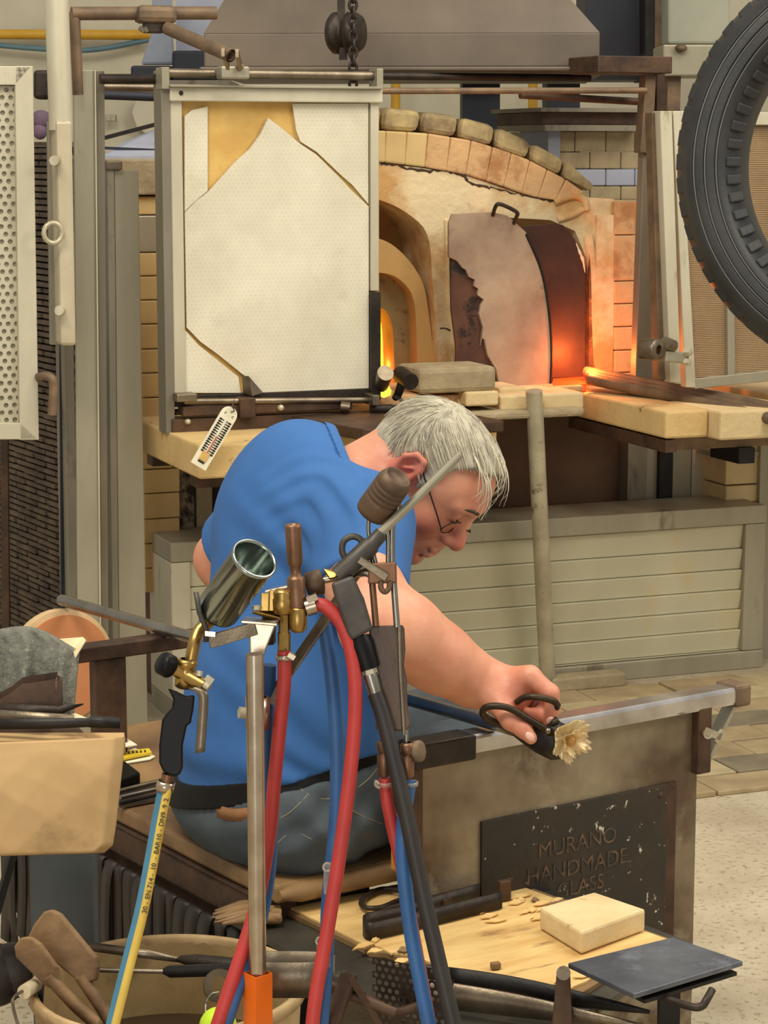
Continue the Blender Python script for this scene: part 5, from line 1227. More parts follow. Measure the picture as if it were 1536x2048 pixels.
# ================================================================ LEATHER STRIPS UNDER THE SEAT
mat('leather_strap', (46, 34, 28), (28, 22, 19), 9, .55, 0, .3, 40)
ra = thing('strap_rack', 'iron rod hung with dark leather straps under the seat side', 'strap rack', BF.p(aS-.03, -.5, ZS-.2))
zr_ = ZS-.092
part('rod', MB().tube([BF.p(aS-.028, nS-.92, zr_), BF.p(aS-.028, nS+.10, zr_)], .006, 10), 'dark_iron', ra)
rn = random.Random(5); n_ = nS-.90
while n_ < nS+.02:
    w = rn.uniform(.024, .040); l = rn.uniform(.21, .26)
    cx = n_+w/2; dx = rn.uniform(-.004, .004)
    P_ = [BF.p(aS-.018, cx, zr_-l*.8), BF.p(aS-.018, cx, zr_-.02), BF.p(aS-.022, cx, zr_+.003), BF.p(aS-.028, cx, zr_+.0085), BF.p(aS-.035, cx, zr_+.003), BF.p(aS-.039+dx, cx, zr_-.03), BF.p(aS-.040+dx, cx+rn.uniform(-.006, .006), zr_-l*.6), BF.p(aS-.040-dx, cx+rn.uniform(-.010, .010), zr_-l)]
    part('leather_strap', MB().strip(spl(P_, 3), BF.Y*(w/2), .003), 'leather_strap', ra)
    n_ += w+rn.choice([.002, .003, .005, .012])
# ================================================================ LEFT FRONT: CARDBOARD COVERED TABLE
mat('steel_leg', (86, 92, 92), (70, 76, 78), 6, .6, .1)
tb = thing('tool_table', 'small table under a brown cardboard sheet at the left edge', 'table', WD(80, 1900, 3.2))
zt2 = .752
part('table_top', MB().hexa([Vector((-.9, 2.96, zt2-.03)), Vector((-.375, 2.93, zt2-.03)), Vector((-.47, 3.18, zt2-.03)), Vector((-.9, 3.24, zt2-.03)), Vector((-.9, 2.96, zt2)), Vector((-.375, 2.93, zt2)), Vector((-.47, 3.18, zt2)), Vector((-.9, 3.24, zt2))]), 'brown_iron', tb, bev=.003)
lg0 = WD(122, 1720, 3.18)
part('leg', MB().hexa([Vector((lg0.x-.045, lg0.y, 0)), Vector((lg0.x+.045, lg0.y, 0)), Vector((lg0.x+.045, lg0.y+.05, 0)), Vector((lg0.x-.045, lg0.y+.05, 0)), Vector((lg0.x-.045, lg0.y, zt2-.03)), Vector((lg0.x+.045, lg0.y, zt2-.03)), Vector((lg0.x+.045, lg0.y+.05, zt2-.03)), Vector((lg0.x-.045, lg0.y+.05, zt2-.03))]), 'steel_leg', tb, bev=.003)
part('brace', MB().bar(WD(28, 1700, 3.1), WD(-12, 1840, 3.1), .010, .010), 'black_iron', tb)
cdm = MB(); NU, NV = 64, 64; vs = []
rc_ = random.Random(9); CR = [(rc_.uniform(0, 3.14), rc_.uniform(3.0, 9.0), rc_.uniform(0, 6), rc_.uniform(.3, 1)) for _ in range(9)]
def cn(u, v): return sum(a*(abs(math.sin(k*(u*math.cos(t)*1.3+v*math.sin(t))+p_+.5*math.sin(3*u+2*v)))-.64)*(4/k) for t, k, p_, a in CR)*.40
for j in range(NV+1):
    for i in range(NU+1):
        u, v = i/NU, j/NV
        xr = np.interp(v, [0, .2, .35, .8, .95, 1], [248, 250, 246, 232, 225, 208])
        px = -70+(xr+70)*u
        if v < .2: py = np.interp(v, [0, .2], [1452-4*u+8*(1-u), 1487-14*u]); D = np.interp(v, [0, .2], [3.10, 2.985])
        else:
            t = (v-.2)/.8; py = 1487-14*u+(1712-8*u-1487+14*u)*t; D = 2.98-.012*math.sin(t*2.5)+.012*cn(u, v)*min(1, t*4)-.02*max(0, u-.9)*-10*0
            if u > .93: D += (u-.93)*.25
        q = WD(px, py, D)
        if v < .2: q.z = zt2+.005+.002*cn(u, v)*2*v
        vs.append(q)
off_ = len(vs); vs2 = vs+[q+Vector((0, .004, -.003)) for q in vs]; fs = []
for j in range(NV):
    for i in range(NU):
        a = j*(NU+1)+i; fs += [(a, a+1, a+NU+2, a+NU+1), (off_+a, off_+a+NU+1, off_+a+NU+2, off_+a+1)]
for j in range(NV):
    a = j*(NU+1)+NU; fs.append((a, a+NU+1, off_+a+NU+1, off_+a))
for i in range(NU):
    a = NV*(NU+1)+i; fs.append((a, a+1, off_+a+1, off_+a))
cdm.add(vs2, fs, True)
mat('cardboard', (194, 162, 114), (174, 142, 96), 3, .8, 0, .15, 40, spot=(120, 92, 60), ssc=4, sth=.60, swid=.14)
solo('cardboard_sheet', cdm, 'cardboard', 'crumpled brown cardboard sheet draped over the front of the left table', 'cardboard')
# felt, paper, terracotta disc
mat('felt_grey', (118, 118, 106), (96, 96, 88), 60, .95, 0, 1, 160, spot=(136, 134, 122), ssc=140, sth=.58)
vs = []; NU, NV = 60, 40
for j in range(NV+1):
    v = j/NV
    for i in range(NU+1):
        u = i/NU
        xr = np.interp(v, [0, .3, .42, 1], [88, 112, 158, 146]); px = -75+(xr+75)*u
        if v < .3: py = np.interp(v, [0, .15, .3], [1268, 1258, 1256])+5*math.sin(u*7)+14*u**6; D = 3.36-.15*v/.3
        else:
            t = (v-.3)/.7; py = 1256+5*math.sin(u*7)+14*u**6+(1434-1256-14*u**6)*t
            D = 3.21-.05*math.sqrt(t)+.013*t**.6*(math.sin(u*19+1.2)+.5*math.sin(u*41+2*t)+.4*math.sin(u*7-3*t))
        vs.append(WD(px, py, D))
o_ = len(vs); vs += [q+Vector((0, .006, -.003)) for q in vs]; fs = []
for j in range(NV):
    for i in range(NU):
        a = j*(NU+1)+i; fs += [(a, a+1, a+NU+2, a+NU+1), (o_+a, o_+a+NU+1, o_+a+NU+2, o_+a+1)]
    a = j*(NU+1)+NU; fs.append((a, a+NU+1, o_+a+NU+1, o_+a))
for i in range(NU):
    for a in (i, NV*(NU+1)+i): fs.append((a, a+1, o_+a+1, o_+a))
solo('felt_cloth', MB().add(vs, fs, True), 'felt_grey', 'grey speckled felt cloth heaped in folds on the left table', 'cloth')
mat('paper', (230, 214, 172), (214, 196, 152), 12, .8); mat('white_paper', (240, 232, 206))
solo('paper_sheet', MB().add([WD(98, 1279, 3.25), WD(166, 1274, 3.22), WD(172, 1280, 3.2), WD(150, 1316, 3.16), WD(146, 1300, 3.2), WD(128, 1286, 3.23)]+[v+Vector((0, .004, -.002)) for v in (WD(98, 1279, 3.25), WD(166, 1274, 3.22), WD(172, 1280, 3.2), WD(150, 1316, 3.16), WD(146, 1300, 3.2), WD(128, 1286, 3.23))], [(0, 1, 4, 5), (1, 2, 3, 4), (6, 11, 10, 7), (7, 10, 9, 8)]+[(k, (k+1) % 6, (k+1) % 6+6, k+6) for k in range(6)]), 'paper', 'cream paper corner curling over the grey felt', 'paper')
dk = thing('terracotta_disc', 'orange terracotta disc with cream rim standing behind the left rail', 'disc', WD(125, 1455, 4.3))
dc = WD(126, 1336, 4.35); dn = Vector((.62, -.78, .05)).normalized()
mat('terracotta', (206, 138, 88), (190, 122, 76), 5, .75, 0, .1, 40); mat('disc_rim', (206, 178, 134), (186, 156, 112), 9, .8)
part('face', MB().lathe([(0, .008), (.104, .008), (.104, 0)], dc, dn, 48, False), 'terracotta', dk)
part('rim', MB().lathe([(.104, -.02), (.104, .004), (.114, .002), (.114, -.02), (0, -.02)], dc, dn, 48, False), 'disc_rim', dk)
part('stand', MB().bar(Vector((dc.x, dc.y+.01, 0)), dc+Vector((0, .02, -.10)), .05, .02, (0, 1, 0)), 'brown_iron', dk)
# iron trough and blades on the table
it = thing('iron_scoop', 'dark folded iron scoop lying on the left table in front of the felt', 'scoop', WD(60, 1425, 3.12))
sc_o = [(-70, 1412), (0, 1398), (22, 1386), (44, 1368), (112, 1358), (122, 1364), (122, 1412), (110, 1424), (0, 1428), (-70, 1430)]
part('front_wall', MB().add([WD(x, y, 3.09) for x, y in sc_o]+[WD(x, y, 3.095) for x, y in sc_o], [tuple(range(10)), tuple(range(19, 9, -1))]+[(i, (i+1) % 10, (i+1) % 10+10, i+10) for i in range(10)]), 'brown_iron', it)
part('back_wall', MB().add([WD(x+2, y-14, 3.16) for x, y in sc_o]+[WD(x+2, y-14, 3.165) for x, y in sc_o], [tuple(range(10)), tuple(range(19, 9, -1))]+[(i, (i+1) % 10, (i+1) % 10+10, i+10) for i in range(10)]), 'brown_iron', it)
part('end_wall', MB().strip(spl([WD(112, 1390, 3.09), WD(121, 1388, 3.11), WD(123, 1384, 3.14), WD(115, 1378, 3.165)], 4), Vector((0, 0, .020)), .003), 'brown_iron', it)
for i, (pts, m, lab) in enumerate([
    ([(-60, 1419, 3.10, .010), (60, 1424, 3.08, .010), (120, 1421, 3.07, .006), (166, 1408, 3.06, .001)], 'dark_iron', 'pointed dark blade under the iron scoop tip'),
    ([(-60, 1428, 3.07, .008), (80, 1437, 3.05, .008), (148, 1440, 3.05, .007)], 'steel_worn', 'grey flat file below the iron scoop'),
    ([(-60, 1449, 3.04, .007), (100, 1447, 3.035, .007), (176, 1445, 3.035, .006), (182, 1443, 3.035, .008), (240, 1446, 3.035, .007)], 'black_iron', 'long black knife along the front edge of the left table')]):
    P_ = [WD(p[0], p[1], p[2]) for p in pts]
    solo('blade', MB().strip(P_, [Vector((0, .2*p[3], p[3])) for p in pts], .004), m, lab, 'blade', 'blades on the left table')
solo('paper_scrap', MB().slab([WD(128, 1436, 3.12), WD(150, 1426, 3.13), WD(200, 1446, 3.06), WD(170, 1450, 3.05)], .003), 'paper', 'torn paper scrap beside the blade tips', 'paper')
# things on the seat behind the cardboard
sz = ZS
solo('paper_sheet', MB().slab(Zl([(225, 1465), (252, 1475), (274, 1489), (225, 1497)], sz+.03), .002), 'white_paper', 'white paper sheet on the seat behind the cardboard, rear one', 'paper')
solo('paper_sheet', MB().slab(Zl([(225, 1512), (270, 1496), (310, 1512), (300, 1518), (225, 1530)], sz+.004), .002), 'white_paper', 'white paper strip under the yellow tape on the seat', 'paper')
mat('tape_yellow', (224, 196, 40), (206, 176, 30), 20, .5)
tpm = thing('measuring_tape', 'yellow measuring rule lying on papers at the back of the seat', 'ruler', Z(265, 1508, sz+.006))
part('rule', MB().slab(Zl([(225, 1504), (298, 1496), (304, 1504), (225, 1520)], sz+.012), .005), 'tape_yellow', tpm, bev=.001)
tkm = MB()
for i in range(8): tkm.slab(Zl([(232+i*8, 1504-i*.6), (235+i*8, 1503.6-i*.6), (236+i*8, 1508-i*.6), (233+i*8, 1508.5-i*.6)], sz+.0128), .0006)
tag(part('rule_marks', tkm, 'black_iron', tpm), kind='stuff')
mat('black_plastic', (7, 7, 8), None, rough=.45, spec=.22)
solo('plastic_case', MB().slab(Zl([(225, 1516), (252, 1522), (281, 1544), (225, 1564)], sz+.03), .028), 'black_plastic', 'black plastic case on the seat behind the cardboard', 'case', bev=.004)
HT = [('brown iron rod at the back of the tool heap on the seat', 'brown_iron', 0), ('worn steel rod second from the back of the tool heap', 'steel_worn', 0), ('dark flat iron bar in the back half of the tool heap', 'dark_iron', 1), ('shiny steel rod in the middle of the tool heap', 'steel', 0), ('brown flat bar in the middle of the tool heap', 'brown_iron', 1), ('dark iron rod in the front half of the tool heap', 'dark_iron', 0), ('shiny flat steel tool at the front of the tool heap', 'steel', 1)]
rn = random.Random(2)
for i, (lab, m, fl_t) in enumerate(HT):
    x0, y0 = 226+rn.uniform(0, 20), 1572+i*5.4; x1, y1 = 335+rn.uniform(-20, 12), 1548+i*6.4
    a, b = Z(x0, y0+8, sz+.006+.004*(i % 2)), Z(x1, y1+8, sz+.006+.004*(i % 2))
    solo('hand_tool', MB().bar(a, b, .014, .004) if fl_t else MB().tube([a, a.lerp(b, .5), b], [.005, .0045, .003], 8), m, lab, 'tool', 'heap of tools on the seat')
solo('white_tube', MB().tube([Z(236, 1568, sz+.012), Z(272, 1560, sz+.012)], .009, 12), 'white_paper', 'white rolled paper tube on the tool heap', 'tube')
solo('steel_ruler', MB().slab(Zl([(228, 1600), (330, 1582), (350, 1588), (230, 1612)], sz+.003), .002), 'steel', 'flat steel strip in front of the tool heap on seat', 'strip')
# ================================================================ BUCKET
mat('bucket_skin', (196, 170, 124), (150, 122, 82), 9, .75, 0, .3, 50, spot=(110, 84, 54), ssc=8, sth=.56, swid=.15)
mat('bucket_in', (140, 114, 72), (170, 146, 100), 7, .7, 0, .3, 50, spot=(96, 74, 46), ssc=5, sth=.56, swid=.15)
mat('dirty_water', (70, 54, 38), (56, 42, 32), 4, .12, 0)
bu = thing('bucket', 'grimy cream plastic bucket full of tools at the lower left', 'bucket', Vector((0, 0, 0)))
bc = WD(336, 1965, 3.0); br = .178; bzr = bc.z; bu.location = (bc.x, bc.y, 0)
base = Vector((bc.x, bc.y, 0))
part('wall', MB().lathe([(0, 0), (br*.84, 0), (br*.87, .02), (br, bzr-.004)], base, (0, 0, 1), 48), 'bucket_skin', bu)
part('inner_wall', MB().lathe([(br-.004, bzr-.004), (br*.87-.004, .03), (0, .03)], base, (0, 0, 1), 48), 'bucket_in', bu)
part('rim', MB().lathe([(br-.004, bzr-.012), (br-.005, bzr), (br+.002, bzr+.003), (br+.006, bzr), (br+.006, bzr-.014), (br, bzr-.014)], base, (0, 0, 1), 64), 'bucket_skin', bu)
part('water', MB().lathe([(0, bzr-.11), (br*.955, bzr-.11)], base, (0, 0, 1), 48), 'dirty_water', bu, 'dark dirty water')
part('handle_wire', MB().tube(spl([WD(84, 1968, 2.98), WD(66, 1972, 2.95), WD(30, 1992, 2.9), (WD(26, 2012, 2.88)), WD(36, 2050, 2.84), WD(48, 2080, 2.82)], 6), .0022, 6), 'steel_worn', bu)
mat('grip_plastic', (198, 182, 150)); part('handle_grip', MB().tube([WD(48, 1984, 2.92), WD(72, 1969, 2.96)], .0095, 12), 'grip_plastic', bu)
part('handle_lug', MB().bar(WD(74, 1968, 2.97), WD(72, 2010, 2.97), .018, .012, (0, 1, 0)), 'black_iron', bu)
mat('wet_wood', (150, 118, 80), (92, 68, 48), 9, .6, 0, .4, 40, st=(1, 1, 1), spot=(176, 146, 104), ssc=6, sth=.6, swid=.12)
def paddle(name, pts, D0, D1, th, label, handle):
    r_ = thing(name, label, 'paddle', WD(pts[0][0], pts[0][1], D0))
    ys_ = [p[1] for p in pts]
    def DD(y): return D0+(D1-D0)*(y-min(ys_))/(2050-min(ys_))
    P_ = [WD(x, y, DD(y)) for x, y in pts]; dirv = Vector((.25, .9, -.25)).normalized()*th
    k = len(P_); part('blade', MB().add(P_+[v+dirv for v in P_], [tuple(range(k)), tuple(range(2*k-1, k-1, -1))]+[(i, (i+1) % k, (i+1) % k+k, i+k) for i in range(k)]), 'wet_wood', r_, bev=.003)
    part('handle', MB().tube([WD(x, y, DD(y)+.006) for x, y in handle], .012, 10, True, .7), 'wet_wood', r_)
paddle('wooden_paddle', [(52, 1880), (66, 1850), (86, 1824), (100, 1819), (118, 1828), (190, 1915), (194, 1935), (190, 1962), (165, 1968), (150, 1960), (60, 1885)], 2.97, 2.99, .014, 'broad brown wooden paddle standing in the bucket, rear one', [(160, 1950), (200, 2010), (226, 2052)])
paddle('wooden_paddle', [(27, 1893), (40, 1875), (58, 1874), (78, 1888), (112, 1935), (118, 1972), (100, 1978), (88, 1972), (30, 1915)], 2.92, 2.96, .014, 'smaller scorched wooden paddle standing in the bucket, front one', [(95, 1950), (150, 2010), (190, 2046)])
ft = thing('flat_file', 'flat steel file with dark wooden handle lying across the bucket', 'file', WD(300, 1895, 3.02))
part('blade', MB().strip([WD(180, 1893, 3.08), WD(290, 1908, 3.08), WD(365, 1921, 3.08)], [Vector((0, .002, .006)), Vector((0, .002, .006)), Vector((0, .001, .003))], .003), 'steel_worn', ft)
part('handle', MB().tube([WD(360, 1918, 3.08), WD(392, 1923, 3.07), WD(470, 1932, 3.05)], [.005, .010, .011], 10), 'dark_iron', ft)
fr2 = thing('steel_rod', 'thin steel rod with black grip lying across the bucket', 'tool', WD(300, 1940, 3.0))
part('rod', MB().tube([WD(196, 1940, 3.06), WD(330, 1943, 3.05)], .0035, 8), 'steel_worn', fr2); part('grip', MB().tube([WD(326, 1942, 3.05), WD(340, 1943, 3.05), WD(500, 1938, 2.99)], [.004, .0085, .0085], 10), 'black_iron', fr2)
mat('lime', (200, 232, 52), (170, 206, 36), 30, .9)
solo('tennis_ball', MB().ell(WD(436, 2052, 2.86), (.024, .024, .024), n=20, m=14), 'lime', 'lime green ball hanging by a wire at the bucket rim', 'ball')
wr_ = thing('wire_ring', 'grey washer ring with thin wire loop inside the bucket', 'ring', WD(430, 1970, 2.9))
rc = WD(440, 1972, 2.92)
part('washer', MB().lathe([(.012, -.003), (.022, -.003), (.022, .003), (.012, .003), (.012, -.003)], rc, (.3, -.9, .3), 24, False), 'steel_worn', wr_)
part('wire', MB().tube(spl([WD(438, 1984, 2.87), WD(422, 1988, 2.87), WD(412, 2006, 2.87), (WD(412, 2028, 2.86)), WD(420, 2038, 2.86)], 5), .0012, 6), 'steel', wr_)
solo('dark_cloth', MB().ell(WD(30, 1940, 3.25), (.05, .04, .04)).ell(WD(-10, 1950, 3.25), (.05, .05, .045)), 'leather_strap', 'dark rag on the floor side behind the bucket at left edge', 'rag')
# ================================================================ TORCH STAND AND TORCHES
DS = 2.70
S = lambda x, y, d=0: WD(x, y, DS+d)
mat('nickel', (196, 182, 162), (170, 154, 134), 18, .26, .95, .03); mat('chrome_cup', (172, 180, 174), (150, 158, 152), 10, .17, 1.0)
mat('brass', (182, 150, 88), (156, 124, 68), 22, .32, .9, .05); mat('copper_brown', (136, 100, 74), (106, 78, 60), 16, .42, .7, .1)
mat('burnt_copper', (112, 88, 66), (84, 66, 52), 12, .55, .4, .2, 50); mat('gunmetal', (84, 80, 74), (66, 62, 58), 20, .5, .5, .15, 80)
mat('orange_paint', (236, 112, 16), (224, 100, 10), 12, .4); mat('red_rubber', (180, 54, 50), (160, 46, 42), 14, .5); mat('blue_rubber', (46, 92, 146), (38, 78, 128), 14, .5)
mat('black_rubber', (44, 38, 34), (32, 28, 26), 18, .5); mat('hose_blue', (70, 128, 156), (60, 114, 142), 12, .5); mat('hose_yellow', (216, 186, 84), (200, 168, 70), 20, .55)
mat('clear_plastic', (224, 220, 206), None, rough=.08, spec=.8, trans=.75, ior=1.3)
ts = thing('torch_stand', 'steel tube torch stand with brackets rising from an orange square socket', 'stand', Vector((S(512, 2000).x, S(512, 2000).y, 0)))
tx = S(512, 2000).x; tyy = S(512, 1950).y
t0 = S(512, 1945); t1 = S(516, 1285); t1.x = t0.x = tx+.002
part('tube', MB().tube([Vector((t0.x, t0.y, t0.z-.05)), Vector((t0.x, t0.y, t1.z))], .0105, 20), 'nickel', ts)
zt3 = t0.z; sq_ = MB(); hw_ = .0172
FS = fr_yaw(Vector((t0.x, t0.y, 0)), 40)
part('orange_socket', MB().plate(Fr(FS.o, FS.X, Vector((0, 0, 1)), FS.Y), [(-hw_*.72, -hw_*.72), (hw_*.72, -hw_*.72), (hw_*.72, hw_*.72), (-hw_*.72, hw_*.72)], [[(-.0105, -.0105), (.0105, -.0105), (.0105, .0105), (-.0105, .0105)]], .02, zt3), 'orange_paint', ts, 'orange painted square socket', bev=.0008) if False else part('orange_socket', MB().box(FS, -.0125, .0125, .0115, .0125, .02, zt3).box(FS, -.0125, .0125, -.0125, -.0115, .02, zt3).box(FS, .0115, .0125, -.0115, .0115, .02, zt3).box(FS, -.0125, -.0115, -.0115, .0115, .02, zt3), 'orange_paint', ts, 'orange painted square socket')
part('foot_plate', MB().box(FS, -.15, .15, -.15, .15, 0, .02), 'black_iron', ts, bev=.003)
clr = part('collar', MB().lathe([(.0108, -.019), (.0145, -.019), (.0145, .019), (.0108, .019)], S(515, 1425), (0, 0, 1), 20), 'nickel', ts)
part('collar_bolt', MB().tube([S(478, 1425, -.01), S(502, 1427, -.005)], .0075, 6), 'zinc', clr)
for yb in (1406, 1438): part('set_screw', MB().tube([S(504, yb, -.02), S(506, yb, -.008)], .0055, 8), 'copper_brown', clr)
part('gusset', MB().hexa([S(500, 1330, -.012), S(520, 1330, -.012), S(520, 1330, -.008), S(500, 1330, -.008), S(497, 1240, -.012), S(556, 1240, -.012), S(556, 1240, -.008), S(497, 1240, -.008)]), 'nickel', ts, bev=.002)
part('top_plate', MB().slab([S(482, 1240, -.02), S(555, 1246, -.02), S(560, 1238, .03), S(492, 1232, .03)], .004), 'nickel', ts, bev=.001)
part('flat_arm', MB().bar(S(418, 1284, -.014), S(512, 1256, -.014), .004, .0165, (0, 0, 1)), 'steel_worn', ts, bev=.0008)
part('arm_tab', MB().hexa([S(410, 1272, -.03), S(430, 1274, -.03), S(430, 1274, .0), S(410, 1272, .0), S(410, 1262, -.03), S(431, 1264, -.03), S(431, 1264, .0), S(410, 1262, .0)]), 'nickel', ts)
part('diagonal_bar', MB().bar(S(536, 1405, .02), S(716, 1142, .03), .004, .0135, (.6, 0, .5)), 'steel_worn', ts, bev=.0008)
part('bar_hook', MB().strip(spl([S(694, 1176, .028), S(705, 1152, .02), S(722, 1140, .015), (S(740, 1143, .012)), S(752, 1148, .012)], 4), Vector((.002, .004, .006)), .003), 'nickel', ts)
part('cross_rod', MB().tube([S(532, 1186, .03), S(640, 1162, .03), S(752, 1142, .03)], .0042, 10), 'nickel', ts)
part('rod_cup', MB().lathe([(.0, 0), (.014, 0), (.0155, .010), (.0155, .02), (.008, .022)], S(612, 1170, .02), (S(640, 1162, .03)-S(532, 1186, .03)), 18), 'burnt_copper', ts)
part('wing_nut', MB().slab([S(648, 1138, .02), S(672, 1138, .02), S(682, 1150, .01), S(660, 1156, .01)], .003), 'brass', ts)
# ---- burner cluster
bu2 = thing('brass_burner', 'copper tube burner on brass valve block at the top of the stand', 'burner', S(570, 1230))
btb = part('burner_tube', MB().lathe([(.010, .0), (.0102, .004), (.0098, .055), (.0085, .060), (.0068, .062), (.0068, .074), (.0096, .076), (.0108, .078), (.0108, .118), (.009, .12)][::-1] if False else [(.0112, 0), (.0112, .034), (.0095, .036), (.0068, .038), (.0066, .049), (.0082, .051), (.0095, .056), (.0098, .096), (.0096, .1), (.007, .1), (.007, .09)], S(595, 1213), (-.05, 0, 1), 20), 'copper_brown', bu2, 'copper brown burner tube')
part('air_hole', MB().tube([S(596, 1118, -.0085), S(596, 1118, -.0105)], .0014, 8), 'black_iron', btb)
part('valve_body', MB().lathe([(.009, 0), (.0125, .003), (.0125, .018), (.0112, .02), (.0118, .026), (.0095, .030), (.0, .032)], S(566, 1228), (0, 0, 1), 20), 'brass', bu2)
part('valve_body', MB().lathe([(.007, -.012), (.0105, -.008), (.0112, 0), (.0112, .016), (.009, .018)], S(596, 1244), (0, 0, 1), 20), 'brass', bu2)
part('outlet', MB().lathe([(.0052, -.036), (.0078, -.036), (.0078, -.012), (.0066, -.011), (.0066, .012)], S(568, 1246), (0, 0, 1), 8, False), 'brass', bu2)
lvp = part('lever_plate', MB().slab([S(505, 1222, -.01), S(560, 1236, -.01), S(585, 1228, 0), S(590, 1216, .02), S(530, 1212, .02)], .005), 'brass', bu2, bev=.001)
part('lever_bolt', MB().lathe([(0, .005), (.005, .004), (.006, 0)], S(513, 1218, -.01), (0, 0, 1), 6, False), 'zinc', lvp)
part('lever_bracket', MB().bar(S(531, 1186, .005), S(530, 1222, .005), .010, .02, (0, 1, 0)).bar(S(546, 1180, .005), S(545, 1222, .005), .008, .02, (0, 1, 0)), 'brass', bu2, bev=.001)
part('hose_barb', MB().tube([S(600, 1222), S(618, 1216), S(640, 1206)], .0055, 10), 'copper_brown', bu2)
part('hose_clip', MB().tube([S(612, 1216, -.002), S(632, 1210, -.002)], .0105, 14).bar(S(614, 1200, -.008), S(634, 1192, -.008), .008, .008), 'nickel', bu2)
part('outlet_stem', MB().tube([S(567, 1280), S(569, 1300)], .003, 8), 'copper_brown', bu2)
part('lower_clip', MB().lathe([(.0088, -.003), (.0105, -.003), (.0105, .003), (.0088, .003)], S(569, 1314), (0, 0, 1), 16).bar(S(577, 1308, -.01), S(590, 1316, -.01), .006, .006), 'nickel', bu2)
part('second_outlet', MB().lathe([(.007, 0), (.0085, .004), (.0085, .04), (.006, .042)], S(538, 1288, .02), (0, 0, 1), 8, False), 'gunmetal', bu2)
# ---- hand torch with chromed cup
SX = Vector((1, 0, 0)); cax = (SX*74+_up*97).normalized()*math.cos(math.radians(40))-_fw*math.sin(math.radians(40))
cl_ = .104; cb = S(434, 1222, -.005); ct = cb+cax*cl_
htc = thing('hand_torch', 'hand torch with chromed cup, brass valves and black moulded handle hanging on the stand', 'torch', S(370, 1560))
cpt = part('cup', MB().lathe([(0, .001), (.020, 0), (.0262, .003), (.0268, .006), (.0268, cl_-.004), (.0285, cl_-.002), (.0285, cl_+.002), (.0262, cl_+.003), (.0252, cl_-.002), (.0252, .01), (0, .008)], cb, cax, 40), 'chrome_cup', htc, 'shiny chromed steel cup')
part('cup_boss', MB().lathe([(.011, -.014), (.013, -.004), (.016, 0)], cb, cax, 16), 'copper_brown', cpt)
part('neck', MB().tube(spl([cb-cax*.012, S(418, 1243, .012), S(398, 1262, .008), S(388, 1290, .0), S(380, 1330, -.0)], 6), .0078, 14), 'brass', htc)
part('valve_body', MB().lathe([(.0085, 0), (.0118, .002), (.0118, .022), (.010, .026), (.0125, .028), (.0125, .034), (.0085, .036)], S(368, 1376), (.13, 0, 1), 18), 'brass', htc)
vst = part('valve_stem', MB().tube([S(372, 1350, -.005), S(340, 1334, -.012)], [.0095, .0075], 12), 'brass', htc)
part('valve_knob', MB().lathe([(.0, .0), (.012, .001), (.0145, .004), (.0145, .016), (.012, .019), (0, .02)], S(346, 1337, -.010), S(318, 1322, -.02)-S(346, 1337, -.010), 18), 'black_plastic', vst, 'black ribbed valve knob')
sdv = part('side_valve', MB().tube([S(372, 1352, -.006), S(408, 1372, -.014)], [.0092, .0085], 12), 'brass', htc)
part('thumb_screw', MB().tube([S(404, 1366, -.014), S(418, 1376, -.016)], .0058, 8).bar(S(410, 1356, -.016), S(424, 1366, -.016), .004, .010), 'zinc', sdv)
part('side_screw', MB().tube([S(398, 1352, -.014), S(400, 1342, -.014)], .004, 8), 'zinc', htc)
hp_o = [(335, 1376), (352, 1382), (372, 1392), (390, 1390), (387, 1420), (383, 1440), (384, 1444), (374, 1452), (366, 1490), (366, 1535), (360, 1550), (345, 1553), (326, 1543), (318, 1525), (318, 1492), (324, 1440), (332, 1428), (344, 1415), (346, 1398)]
DH = DS-.018
def hpl(D): return [WD(x, y, D) for x, y in hp_o]
A_, B_ = hpl(DH), hpl(DH+.028); k = len(A_)
part('handle', MB().add(A_+B_, [tuple(range(k)), tuple(range(2*k-1, k-1, -1))]+[(i, (i+1) % k, (i+1) % k+k, i+k) for i in range(k)]), 'black_plastic', htc, 'black moulded pistol handle', bev=.007)
part('trigger', MB().strip(spl([S(386, 1376, -.02), S(402, 1384, -.022), S(407, 1400, -.022), (S(404, 1450, -.022)), S(400, 1505, -.022)], 5), [Vector((.0062, 0, 0))]*26 if False else Vector((.0058, 0, .001)), .004), 'steel_worn', htc, 'worn flat trigger lever')
part('suspension_hook', MB().strip([S(392, 1184, -.03), S(399, 1225, -.03), S(414, 1262, -.02), S(411, 1284, -.02)], Vector((.003, 0, 0)), .006), 'gunmetal', htc)
part('hose_tail', MB().tube([S(336, 1548, -.005), S(333, 1566, -.004)], .0075, 10), 'copper_brown', htc)
part('hose_ferrule', MB().lathe([(.0098, -.006), (.0112, -.006), (.0112, .006), (.0098, .006)], S(331, 1572, -.004), (.2, 0, 1), 16), 'nickel', htc)
def hose(name, pts, r, m, label, group=None, n=8):
    return solo(name, MB().tube(spl([WD(*p) for p in pts], n), r, 14), m, label, 'hose', group)
h1_ = [(331, 1566, DS-.004), (318, 1630, DS-.005), (300, 1730, DS-.01), (280, 1830, DS-.015), (252, 1940, DS-.02), (222, 2060, DS-.025), (215, 2090, DS-.03)]
hz = thing('hose', 'two tone blue and yellow gas hose running down from the hand torch', 'hose', WD(*h1_[-1]))
part('blue_side', MB().tube(spl([WD(*p) for p in h1_], 8), .0078, 14), 'hose_blue', hz)
hy = [WD(p[0]+6.5-i*.3, p[1]+1, p[2]-.0042) for i, p in enumerate(h1_)]
yst = part('yellow_stripe', MB().tube(spl(hy, 8), .0056, 12), 'hose_yellow', hz, 'yellow printed stripe of the hose')
